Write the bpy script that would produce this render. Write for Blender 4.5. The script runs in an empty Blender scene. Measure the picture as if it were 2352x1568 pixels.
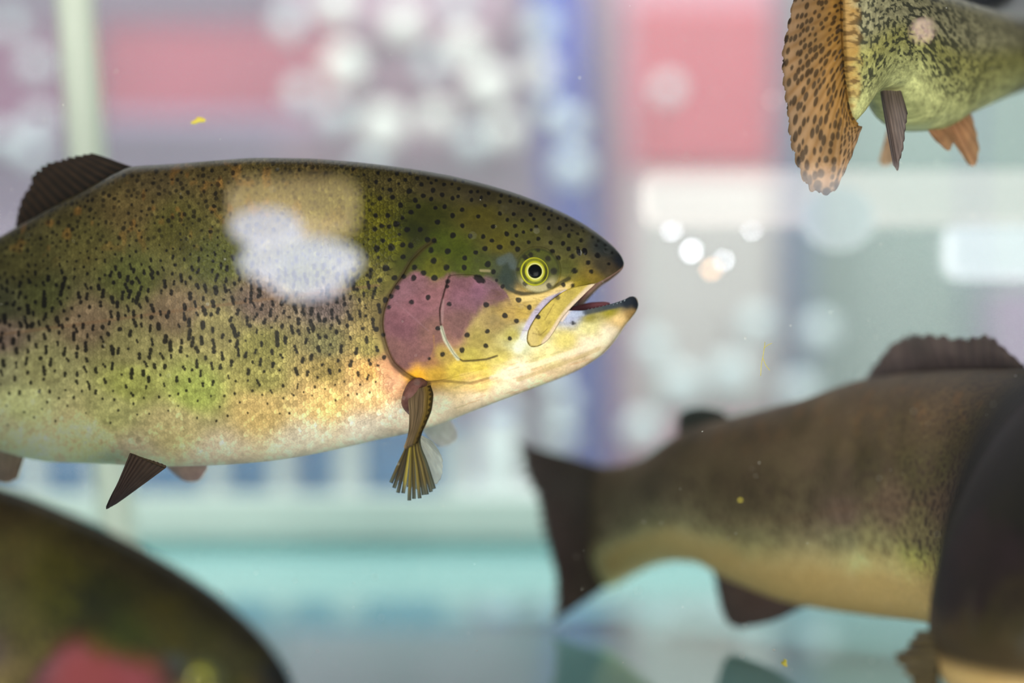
import bpy, math, random
import numpy as np
from mathutils import Vector

# ------------------------------------------------------------------ frame
W0, H0 = 2352.0, 1568.0
LENS, SENSOR = 85.0, 36.0
F = LENS / SENSOR * W0              # focal length in pixels of the 2352 px frame
CX, CY = W0 / 2, H0 / 2
CAMZ = 1.25                         # camera height above the shop floor
FLOOR_Z = CAMZ - 0.1665             # upper face of the tank bottom
GLASS_Y, BACK_Y = 0.66, 2.00        # front and back panes

sc = bpy.context.scene
col = sc.collection
sc.view_settings.view_transform = 'Standard'
sc.view_settings.look = 'None'
sc.view_settings.gamma = 1.0
sc.view_settings.use_curve_mapping = False
sc.view_settings.exposure = 0.0

# light paths: a few bounces are enough in the tank
sc.cycles.max_bounces = 5
sc.cycles.diffuse_bounces = 2
sc.cycles.glossy_bounces = 3
sc.cycles.transmission_bounces = 3
sc.cycles.transparent_max_bounces = 12

cam = bpy.data.cameras.new('camera')
cam.lens, cam.sensor_width = LENS, SENSOR
cam.clip_start = 0.02
cam.dof.use_dof = True
cam.dof.focus_distance = 1.085
cam.dof.aperture_fstop = 2.6
co = bpy.data.objects.new('camera', cam)
co.location = (0, 0, CAMZ)
co.rotation_euler = (math.radians(90), 0, 0)
col.objects.link(co)
sc.camera = co

world = bpy.data.worlds.new('world')
sc.world = world
world.use_nodes = True
world.node_tree.nodes['Background'].inputs[0].default_value = (0.86, 0.93, 1.0, 1)
world.node_tree.nodes['Background'].inputs[1].default_value = 0.025


def area_light(name, loc, target, sx, sy, power, color, spread=180):
    l = bpy.data.lights.new(name, 'AREA')
    l.shape = 'RECTANGLE'
    l.size, l.size_y, l.energy, l.color = sx, sy, power, color
    l.spread = math.radians(spread)
    o = bpy.data.objects.new(name, l)
    o.location = loc
    o.rotation_euler = (Vector(target) - Vector(loc)).to_track_quat('-Z', 'Y').to_euler()
    col.objects.link(o)
    return o


# lamp strip over the tank, and the ceiling lamp of the shop behind it, with added fills
area_light('tank_lamp', (0.0, 0.95, CAMZ + 0.55), (0.0, 1.2, CAMZ - 0.1), 1.3, 0.2, 0.7, (1.0, 0.95, 0.86))
area_light('tank_fill_rear', (0.0, 1.78, CAMZ + 0.40), (0.0, 1.92, CAMZ - 0.2), 1.3, 0.06, 2.2, (0.95, 1.0, 0.97), 140)  # added fill for the sill, floor and upright
# two side fills and a low one, added behind the camera
area_light('fill_right', (1.05, -1.0, CAMZ - 0.10), (0.0, 1.15, CAMZ - 0.05), 0.7, 0.7, 32.0, (1.0, 0.96, 0.90))
area_light('fill_left', (-1.05, -1.0, CAMZ - 0.10), (0.0, 1.2, CAMZ - 0.05), 0.7, 0.7, 52.0, (1.0, 0.96, 0.90))
area_light('fill_low', (-0.1, -1.0, CAMZ - 0.52), (0.0, 1.15, CAMZ - 0.02), 1.6, 0.22, 34.0, (1.0, 0.95, 0.88))  # added low fill to lift the bellies
area_light('shop_lamp', (0.0, 2.75, CAMZ + 1.5), (0.0, 3.2, CAMZ - 0.2), 2.6, 0.8, 22.0, (0.97, 0.98, 1.0), 120)
area_light('crate_fill', (0.0, 2.13, CAMZ + 0.8), (0.0, 2.25, CAMZ - 0.1), 1.8, 0.1, 15.0, (0.95, 0.99, 1.0))  # added fill to brighten the crates


# ------------------------------------------------------------------ helpers
def P(u, v, D):
    """pixel of the photograph at distance D -> point of the place"""
    return ((u - CX) / F * D, D, CAMZ - (v - CY) / F * D)


def lin(c):
    c = np.asarray(c, float) / 255.0
    return np.where(c <= 0.04045, c / 12.92, ((c + 0.055) / 1.055) ** 2.4)


def pchip(pts):
    p = np.array(sorted(pts), float)
    x, y = p[:, 0], p[:, 1]
    h = np.diff(x)
    d = np.diff(y) / h
    m = np.zeros(len(x))
    m[0], m[-1] = d[0], d[-1]
    for i in range(1, len(x) - 1):
        if d[i - 1] * d[i] > 0:
            w1, w2 = 2 * h[i] + h[i - 1], h[i] + 2 * h[i - 1]
            m[i] = (w1 + w2) / (w1 / d[i - 1] + w2 / d[i])

    def f(q):
        q = np.asarray(q, float)
        k = np.clip(np.searchsorted(x, q) - 1, 0, len(h) - 1)
        t = np.clip((q - x[k]) / h[k], 0, 1)
        t2, t3 = t * t, t * t * t
        return ((2 * t3 - 3 * t2 + 1) * y[k] + (t3 - 2 * t2 + t) * h[k] * m[k]
                + (-2 * t3 + 3 * t2) * y[k + 1] + (t3 - t2) * h[k] * m[k + 1])
    return f


def smooth(a, b, x):
    t = np.clip((np.asarray(x, float) - a) / (b - a), 0, 1)
    return t * t * (3 - 2 * t)


def vnoise(x, y, seed=0):
    """value noise, 0..1"""
    rng = np.random.RandomState(seed)
    tab = rng.rand(256, 256)
    xi, yi = np.floor(x).astype(int), np.floor(y).astype(int)
    fx, fy = x - xi, y - yi
    fx, fy = fx * fx * (3 - 2 * fx), fy * fy * (3 - 2 * fy)
    a, b = tab[xi & 255, yi & 255], tab[(xi + 1) & 255, yi & 255]
    c, d = tab[xi & 255, (yi + 1) & 255], tab[(xi + 1) & 255, (yi + 1) & 255]
    return (a * (1 - fx) + b * fx) * (1 - fy) + (c * (1 - fx) + d * fx) * fy


def fbm(x, y, seed=0, oct=3):
    s, a, t = 0, 0.5, 0
    for k in range(oct):
        s = s + a * vnoise(x * 2 ** k, y * 2 ** k, seed + k)
        t += a
        a *= 0.5
    return s / t


def mesh_obj(name, verts, faces, mat, parent=None, colors=None, smoothed=True, loc=None):
    """verts (N,3), faces: (M,3|4) int array or list of lists"""
    me = bpy.data.meshes.new(name)
    verts = np.asarray(verts, np.float64)
    if loc is not None:
        verts = verts - np.asarray(loc)
    if isinstance(faces, np.ndarray):
        k = faces.shape[1]
        n = len(faces)
        me.vertices.add(len(verts))
        me.vertices.foreach_set('co', verts.astype(np.float32).ravel())
        me.loops.add(n * k)
        me.loops.foreach_set('vertex_index', faces.astype(np.int32).ravel())
        me.polygons.add(n)
        me.polygons.foreach_set('loop_start', np.arange(0, n * k, k, dtype=np.int32))
        me.polygons.foreach_set('loop_total', np.full(n, k, dtype=np.int32))
        me.update(calc_edges=True)
    else:
        me.from_pydata([tuple(map(float, v)) for v in verts], [], [list(map(int, f)) for f in faces])
        me.update()
    if colors is not None:
        ca = me.color_attributes.new('Col', 'FLOAT_COLOR', 'POINT')
        c = np.ones((len(verts), 4), np.float32)
        c[:, :3] = colors
        ca.data.foreach_set('color', c.ravel())
    me.polygons.foreach_set('use_smooth', np.full(len(me.polygons), smoothed, dtype=bool))
    me.materials.append(mat)
    o = bpy.data.objects.new(name, me)
    if loc is not None:
        o.location = loc
    col.objects.link(o)
    if parent is not None:
        o.parent = parent
        if loc is None:
            o.matrix_parent_inverse = parent.matrix_basis.inverted()
        else:
            o.matrix_parent_inverse = parent.matrix_basis.inverted()
    return o


def empty(name, loc, label=None, cat=None, group=None, kind=None):
    o = bpy.data.objects.new(name, None)
    o.location = loc
    o.empty_display_size = 0.02
    col.objects.link(o)
    tag(o, label, cat, group, kind)
    return o


def tag(o, label=None, cat=None, group=None, kind=None):
    if label: o['label'] = label
    if cat: o['category'] = cat
    if group: o['group'] = group
    if kind: o['kind'] = kind
    return o


def grid_quads(nr, nc, closed_c=False, off=0):
    """quads of an nr x nc vertex grid (row-major)"""
    r = np.arange(nr - 1)[:, None]
    ccount = nc if closed_c else nc - 1
    c = np.arange(ccount)[None, :]
    c2 = (c + 1) % nc
    a = r * nc + c
    b = r * nc + c2
    d = (r + 1) * nc + c
    e = (r + 1) * nc + c2
    return np.stack([a, b, e, d], -1).reshape(-1, 4) + off


# ------------------------------------------------------------------ materials
def new_mat(name):
    m = bpy.data.materials.new(name)
    m.use_nodes = True
    nt = m.node_tree
    return m, nt, nt.nodes['Principled BSDF'], nt.nodes['Material Output']


def skin_mat(name, rough=0.5, spec=0.25, grain=900.0, amount=0.25, sss=0.0):
    """fish skin: pigment from the mesh's colour attribute, fine procedural grain on top"""
    m, nt, bs, out = new_mat(name)
    at = nt.nodes.new('ShaderNodeAttribute'); at.attribute_name = 'Col'
    tc = nt.nodes.new('ShaderNodeTexCoord')
    nz = nt.nodes.new('ShaderNodeTexNoise')
    nz.inputs['Scale'].default_value = grain
    nz.inputs['Detail'].default_value = 3
    nt.links.new(tc.outputs['Object'], nz.inputs['Vector'])
    mr = nt.nodes.new('ShaderNodeMapRange')
    mr.inputs['From Min'].default_value = 0.3
    mr.inputs['From Max'].default_value = 0.7
    mr.inputs['To Min'].default_value = 1 - amount
    mr.inputs['To Max'].default_value = 1 + amount * 0.8
    nt.links.new(nz.outputs['Fac'], mr.inputs['Value'])
    mx = nt.nodes.new('ShaderNodeVectorMath'); mx.operation = 'SCALE'
    nt.links.new(at.outputs['Color'], mx.inputs[0])
    nt.links.new(mr.outputs['Result'], mx.inputs['Scale'])
    nt.links.new(mx.outputs['Vector'], bs.inputs['Base Color'])
    bs.inputs['Roughness'].default_value = rough
    bs.inputs['Specular IOR Level'].default_value = spec
    return m


def fin_mat(name, transl=0.4, clear=0.0, rough=0.5):
    m, nt, bs, out = new_mat(name)
    at = nt.nodes.new('ShaderNodeAttribute'); at.attribute_name = 'Col'
    nt.links.new(at.outputs['Color'], bs.inputs['Base Color'])
    bs.inputs['Roughness'].default_value = rough
    bs.inputs['Specular IOR Level'].default_value = 0.2
    tr = nt.nodes.new('ShaderNodeBsdfTranslucent')
    nt.links.new(at.outputs['Color'], tr.inputs['Color'])
    mx = nt.nodes.new('ShaderNodeMixShader'); mx.inputs[0].default_value = transl
    nt.links.new(bs.outputs[0], mx.inputs[1]); nt.links.new(tr.outputs[0], mx.inputs[2])
    last = mx
    if clear > 0:
        tp = nt.nodes.new('ShaderNodeBsdfTransparent')
        m2 = nt.nodes.new('ShaderNodeMixShader'); m2.inputs[0].default_value = clear
        nt.links.new(mx.outputs[0], m2.inputs[1]); nt.links.new(tp.outputs[0], m2.inputs[2])
        last = m2
    nt.links.new(last.outputs[0], out.inputs['Surface'])
    return m


def plain_mat(name, rgb, rough=0.5, spec=0.3, emit=0.0, noise=0.06, scale=6.0, metal=0.0, linear=False):
    m, nt, bs, out = new_mat(name)
    c = np.array(rgb, float) if linear else lin(rgb)
    tc = nt.nodes.new('ShaderNodeTexCoord')
    nz = nt.nodes.new('ShaderNodeTexNoise'); nz.inputs['Scale'].default_value = scale
    nz.inputs['Detail'].default_value = 3
    nt.links.new(tc.outputs['Object'], nz.inputs['Vector'])
    rp = nt.nodes.new('ShaderNodeValToRGB')
    rp.color_ramp.elements[0].position, rp.color_ramp.elements[1].position = 0.3, 0.7
    rp.color_ramp.elements[0].color = (*np.clip(c * (1 - noise), 0, 1), 1)
    rp.color_ramp.elements[1].color = (*np.clip(c * (1 + noise), 0, 1), 1)
    nt.links.new(nz.outputs['Fac'], rp.inputs['Fac'])
    nt.links.new(rp.outputs['Color'], bs.inputs['Base Color'])
    bs.inputs['Roughness'].default_value = rough
    bs.inputs['Specular IOR Level'].default_value = spec
    bs.inputs['Metallic'].default_value = metal
    if emit > 0:
        bs.inputs['Emission Color'].default_value = (*c, 1)
        bs.inputs['Emission Strength'].default_value = emit
    return m


def pane_mat(name, tint, refl):
    """thin clear glass: lets everything through, mirrors a fixed share"""
    m, nt, bs, out = new_mat(name)
    nt.nodes.remove(bs)
    tp = nt.nodes.new('ShaderNodeBsdfTransparent'); tp.inputs[0].default_value = (*tint, 1)
    gl = nt.nodes.new('ShaderNodeBsdfGlossy'); gl.inputs['Roughness'].default_value = 0.0
    gl.inputs['Color'].default_value = (1, 1, 1, 1)
    mx = nt.nodes.new('ShaderNodeMixShader'); mx.inputs[0].default_value = refl
    nt.links.new(tp.outputs[0], mx.inputs[1]); nt.links.new(gl.outputs[0], mx.inputs[2])
    nt.links.new(mx.outputs[0], out.inputs['Surface'])
    return m


M_PANE = pane_mat('front_glass', (0.99, 1.0, 0.995), 0.08)
M_BACKPANE = pane_mat('back_glass', (0.96, 0.99, 0.985), 0.002)
# haze veil over the shop, put into the back pane as a translucent mix
_nt = M_BACKPANE.node_tree
_out = [n for n in _nt.nodes if n.type == 'OUTPUT_MATERIAL'][0]
_src = _out.inputs['Surface'].links[0].from_socket
_tl = _nt.nodes.new('ShaderNodeBsdfTranslucent'); _tl.inputs[0].default_value = (0.93, 0.95, 0.97, 1)
_mx = _nt.nodes.new('ShaderNodeMixShader'); _mx.inputs[0].default_value = 0.17
_nt.links.new(_src, _mx.inputs[1]); _nt.links.new(_tl.outputs[0], _mx.inputs[2]); _nt.links.new(_mx.outputs[0], _out.inputs['Surface'])

# ------------------------------------------------------------------ trout chart
# side view of a trout in the photograph's pixels: u to the snout, v down.
CORNER = (1303.0, 714.0)
US, UJ = 1433.0, 1466.0
HEAD_TOP = [(400, 378), (500, 370), (600, 364), (700, 365), (800, 372), (900, 383), (1000, 398), (1100, 420), (1200, 450),
            (1250, 470), (1300, 493), (1350, 522), (1390, 551), (1415, 574), (1426, 588), (1433, 603)]
HEAD_BOT = [(400, 1070), (500, 1067), (600, 1060), (700, 1046), (800, 1025), (860, 1011), (931, 996), (1003, 975), (1074, 947),
            (1146, 920), (1217, 893), (1288, 866), (1324, 850), (1353, 833), (1380, 814), (1399, 795), (1418, 770),
            (1433, 748), (1447, 732), (1459, 717), (1464, 708), (1466, 700)]
LIP_U = pchip([(1303, 714), (1320, 694), (1340, 674), (1366, 653), (1385, 643), (1405, 631), (1420, 621), (1429, 613), (1433, 605)])
LIP_L = pchip([(1303, 714), (1330, 714), (1360, 709), (1400, 699), (1425, 691), (1437, 686), (1446, 681.5), (1453, 681), (1460, 686), (1464, 692), (1466, 699)])
W_CAN = [(-1085, 1), (-1072, 22), (-1050, 38), (-800, 62), (-500, 105), (-200, 142), (0, 158), (300, 178), (500, 185), (700, 182), (900, 168), (1000, 156),
         (1100, 140), (1200, 122), (1260, 108), (1303, 96)]
W_UP = pchip([(1303, 96), (1330, 84), (1360, 69), (1390, 52), (1412, 35), (1425, 19), (1430, 10), (1433, 1)])
W_LOW = pchip([(1303, 96), (1340, 80), (1380, 62), (1420, 44), (1445, 31), (1457, 20), (1463, 10), (1466, 1)])
TOP_CAN = pchip([(-1085, 644), (-1050, 640), (-800, 610), (-500, 540), (-200, 460), (0, 420), (200, 392)] + HEAD_TOP)
BOT_CAN = pchip([(-1085, 846), (-1050, 850), (-800, 870), (-500, 950), (-200, 1030), (0, 1060), (200, 1070)] + HEAD_BOT)
PROF = 0.64


def surface_y(u, v, top, bot, w):
    """lateral half width of the flank at chart point (u, v)"""
    t, b = top(u), bot(u)
    s = np.clip(1 - 2 * (v - t) / np.maximum(b - t, 1e-3), -1, 1)
    return w(u) * np.maximum(1 - s * s, 0) ** (PROF / 2)


class Paint:
    """pigment map of a trout over the chart, built with numpy"""
    U0, V0, UW, VH = -1125, 330, 2600, 780

    def sample(self, arr, u, v):
        x = np.clip(u - self.U0, 0, self.UW - 1.001)
        y = np.clip(v - self.V0, 0, self.VH - 1.001)
        xi, yi = x.astype(int), y.astype(int)
        fx, fy = x - xi, y - yi
        if arr.ndim == 3:
            fx, fy = fx[..., None], fy[..., None]
        return ((arr[yi, xi] * (1 - fx) + arr[yi, xi + 1] * fx) * (1 - fy)
                + (arr[yi + 1, xi] * (1 - fx) + arr[yi + 1, xi + 1] * fx) * fy)


BASE_PTS = [
    (-1000, 640, 66, 62, 40), (-1000, 740, 110, 100, 75), (-1000, 830, 190, 180, 135), (-600, 560, 66, 62, 40), (-600, 700, 90, 84, 60),
    (-600, 800, 140, 132, 95), (-600, 900, 205, 190, 145), (-300, 500, 66, 62, 38), (-300, 700, 84, 80, 52), (-300, 850, 140, 135, 95),
    (-300, 980, 210, 195, 150),
    (60, 450, 74, 66, 38), (200, 410, 76, 66, 40), (350, 400, 80, 68, 42), (500, 400, 88, 75, 42), (700, 385, 80, 68, 38), (900, 400, 72, 64, 35),
    (1000, 420, 64, 57, 35), (1100, 440, 60, 54, 36), (1200, 470, 62, 57, 38), (1300, 510, 62, 58, 42), (1390, 570, 48, 52, 52), (1425, 600, 34, 38, 46),
    (60, 600, 74, 70, 38), (200, 560, 82, 76, 40), (300, 480, 92, 78, 45), (400, 520, 82, 77, 36), (600, 480, 96, 84, 44), (750, 480, 92, 84, 42),
    (850, 500, 80, 76, 24), (900, 560, 78, 78, 22), (980, 500, 50, 52, 18), (1000, 560, 60, 68, 20), (955, 530, 40, 44, 16), (1100, 500, 74, 68, 28),
    (1050, 580, 64, 72, 18), (1150, 560, 84, 78, 30), (1200, 540, 74, 72, 35), (1300, 560, 74, 72, 42), (1300, 620, 84, 84, 40), (1345, 655, 130, 116, 42),
    (1385, 615, 66, 60, 46), (1150, 612, 66, 72, 50), (1165, 640, 48, 58, 48), (950, 600, 64, 68, 24), (1060, 615, 70, 78, 24), (1110, 610, 64, 70, 28),
    (1000, 615, 84, 84, 28), (1360, 640, 128, 108, 52), (1400, 622, 82, 70, 52),
    (0, 700, 66, 66, 44), (100, 680, 72, 73, 40), (300, 640, 82, 84, 42), (500, 600, 84, 86, 42), (700, 620, 90, 90, 48), (850, 640, 98, 92, 46),
    (0, 775, 112, 94, 82), (200, 742, 114, 96, 74), (400, 716, 112, 94, 72), (600, 694, 106, 88, 76), (750, 700, 98, 84, 80), (860, 730, 112, 98, 62),
    (0, 850, 142, 137, 100), (100, 850, 148, 142, 96), (300, 800, 132, 124, 80), (500, 760, 128, 118, 74), (600, 800, 120, 114, 62), (750, 790, 104, 98, 64),
    (850, 800, 132, 120, 72), (300, 880, 152, 152, 82), (450, 900, 160, 167, 86), (250, 950, 178, 172, 112), (50, 930, 188, 186, 130), (600, 870, 146, 138, 78),
    (750, 855, 146, 126, 74), (850, 855, 200, 158, 98),
    (0, 985, 206, 194, 150), (200, 1000, 224, 202, 150), (400, 980, 214, 194, 138), (600, 940, 212, 180, 116), (750, 915, 228, 188, 122), (850, 900, 234, 194, 140),
    (885, 850, 222, 166, 126), (905, 880, 226, 172, 136),
    (100, 1045, 226, 200, 160), (300, 1055, 230, 206, 170), (500, 1055, 236, 212, 182), (700, 1030, 240, 222, 195), (850, 995, 240, 224, 203), (930, 960, 240, 218, 195),
    (1000, 940, 242, 222, 195), (1100, 920, 240, 217, 187), (1200, 885, 240, 216, 188),
    (930, 660, 142, 96, 116), (960, 700, 138, 88, 106), (920, 750, 114, 70, 86), (960, 800, 130, 88, 80), (902, 800, 116, 76, 80), (1000, 680, 142, 92, 106),
    (1000, 760, 126, 85, 85), (990, 830, 142, 102, 70), (1060, 680, 132, 86, 108), (1100, 665, 142, 94, 124), (1135, 690, 128, 88, 98), (1060, 740, 126, 86, 90),
    (1040, 780, 142, 106, 90), (960, 640, 146, 98, 116), (1000, 640, 134, 92, 96), (1070, 648, 130, 86, 104), (1120, 648, 122, 88, 106),
    (1140, 740, 142, 122, 80), (1100, 780, 148, 132, 76), (1080, 815, 164, 150, 80), (1020, 815, 168, 142, 80), (1050, 850, 192, 168, 80), (955, 862, 206, 152, 58),
    (1100, 850, 200, 178, 90), (920, 835, 120, 78, 74), (1000, 855, 170, 135, 60),
    (1180, 680, 172, 146, 92), (1200, 720, 168, 142, 76), (1180, 770, 164, 152, 86), (1150, 820, 190, 174, 104), (1195, 790, 206, 205, 168), (1215, 765, 206, 205, 190),
    (1240, 690, 194, 168, 104), (1290, 668, 205, 180, 100), (1320, 665, 150, 132, 50), (1170, 720, 158, 132, 78),
    (1250, 820, 222, 206, 152), (1300, 780, 208, 192, 122), (1350, 752, 216, 206, 150), (1350, 790, 236, 216, 188), (1400, 765, 240, 222, 194), (1420, 735, 230, 196, 142),
    (1448, 722, 172, 140, 92), (1400, 716, 148, 138, 52), (1350, 730, 142, 132, 62), (1440, 702, 62, 64, 62), (1460, 697, 36, 42, 52), (1400, 702, 52, 60, 66),
    (1312, 727, 172, 176, 202), (1330, 717, 120, 130, 160),
    (1100, 882, 226, 190, 130), (1180, 850, 236, 216, 190), (1250, 862, 232, 202, 166), (1330, 830, 232, 204, 172), (1150, 905, 240, 216, 186),
]
# head spots, measured on a crop at 3.564x from (860, 380)
HEAD_SPOTS = """30,62,10 185,68,12 290,65,10 125,118,12 350,105,12 440,103,10 15,135,12 255,118,12 200,150,9 70,190,8 385,155,13 465,143,10 505,122,10
570,155,12 635,152,9 660,118,10 725,130,10 130,200,14 285,210,16 480,203,14 690,190,11 150,260,14 45,270,15 400,248,14 335,285,14 465,275,13 555,240,14
640,268,12 685,253,11 790,215,12 845,213,10 875,262,10 795,282,11 935,227,11 215,325,15 360,335,14 300,382,15 500,347,12 575,337,13 718,362,13 905,328,11
1025,298,11 1038,245,11 1108,250,9 1113,292,11 1180,308,9 1218,306,11 1280,325,10 1328,350,10 1345,315,8 1180,262,7 640,410,14 517,463,15 850,417,12
1027,393,12 1140,398,12 1088,445,11 1210,450,12 1278,402,12 1305,440,11 1390,397,11 1450,370,9 1408,362,8 1450,408,8 1428,445,10 1500,432,9 1567,437,9
375,525,14 268,525,17 720,493,13 972,500,14 1150,495,12 1325,500,11 1283,527,9 1220,545,11 1427,513,11 1517,515,12 1570,492,9 1615,490,9 1700,512,8
643,572,17 785,577,14 890,582,13 1083,560,14 1163,572,12 962,615,13 1342,600,13 1592,577,13 1663,563,9 1617,535,7 1708,543,7 435,607,16 490,617,15
1130,635,15 1263,628,12 1443,632,13 1543,640,13 1688,617,13 1780,592,9 1828,622,9 1810,660,9 298,655,16 232,650,15 905,680,15 1025,668,17 1172,685,15
465,693,16 600,702,17 830,712,14 1587,685,13 1660,682,12 1455,705,15 1885,655,9 1887,692,9 1940,718,9 740,757,15 485,780,18 235,748,15 1505,758,14
1620,747,15 1820,743,16 330,833,16 590,835,18 735,835,15 928,808,18 1745,800,14 1912,810,10 403,880,16 323,920,16 492,920,18 1635,865,17 1770,873,13
860,930,22 835,915,16 890,945,14 975,870,14 600,950,14 595,990,12 440,1080,14 305,1118,14 613,1135,14 915,1140,16 1068,1228,16 1268,1160,14 1180,1100,17
1545,977,13 1620,985,13 1163,1272,14 1335,1243,13 520,1332,14 760,1387,15 925,1357,14 718,1510,15 912,1475,14 1108,1415,12 558,1545,14 1000,940,9
1050,990,12 1622,1290,12 95,840,20 165,920,17 45,940,16 90,1100,16 120,1160,12 140,1070,14 190,1000,14 240,910,14 15,1340,16 75,1385,12 20,680,18
70,615,14 140,670,20 60,495,14 180,480,18 110,410,14 230,430,12 120,500,12 205,565,10 10,410,14 5,520,14 80,1570,13 450,1580,9"""
HEAD_SPOTS = [tuple(float(q) for q in s.split(',')) for s in HEAD_SPOTS.split()]
HEAD_SPOTS = [(860 + x / 3.564, 380 + y / 3.564, r / 3.564 * 1.45) for x, y, r in HEAD_SPOTS]

GILL = [(1005, 552), (984, 560), (967, 574), (944, 599), (925, 632), (906, 658), (890, 690), (881, 720), (879, 745), (883, 775), (890, 800), (903, 829),
        (924, 850), (949, 867), (985, 877), (1040, 869), (1100, 852), (1150, 830), (1180, 790), (1188, 740), (1180, 690), (1150, 645), (1100, 610), (1050, 575)]
CHEEK_EDGE = [(1034, 632), (1026, 650), (1017, 682), (1010, 711), (1012, 743), (1019, 768), (1030, 793), (1046, 818), (1063, 829), (1088, 828), (1117, 825), (1142, 817)]
CHEEK = CHEEK_EDGE + [(1170, 800), (1192, 765), (1196, 720), (1180, 680), (1140, 650), (1090, 630)]
MAXILLA = [(1322, 659), (1345, 655), (1366, 652), (1352, 666), (1332, 686), (1307, 712), (1288, 736), (1268, 768), (1252, 787), (1232, 797), (1217, 796),
           (1209, 783), (1212, 760), (1225, 735), (1243, 711), (1264, 690), (1286, 674), (1303, 665)]


def poly_dist(poly, U, V, closed=False):
    p = np.array(poly, float)
    if closed:
        p = np.vstack([p, p[:1]])
    best = np.full(U.shape, 1e9)
    for a, b in zip(p[:-1], p[1:]):
        d = b - a
        t = np.clip(((U - a[0]) * d[0] + (V - a[1]) * d[1]) / (d @ d + 1e-9), 0, 1)
        best = np.minimum(best, np.hypot(U - a[0] - t * d[0], V - a[1] - t * d[1]))
    return best


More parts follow.
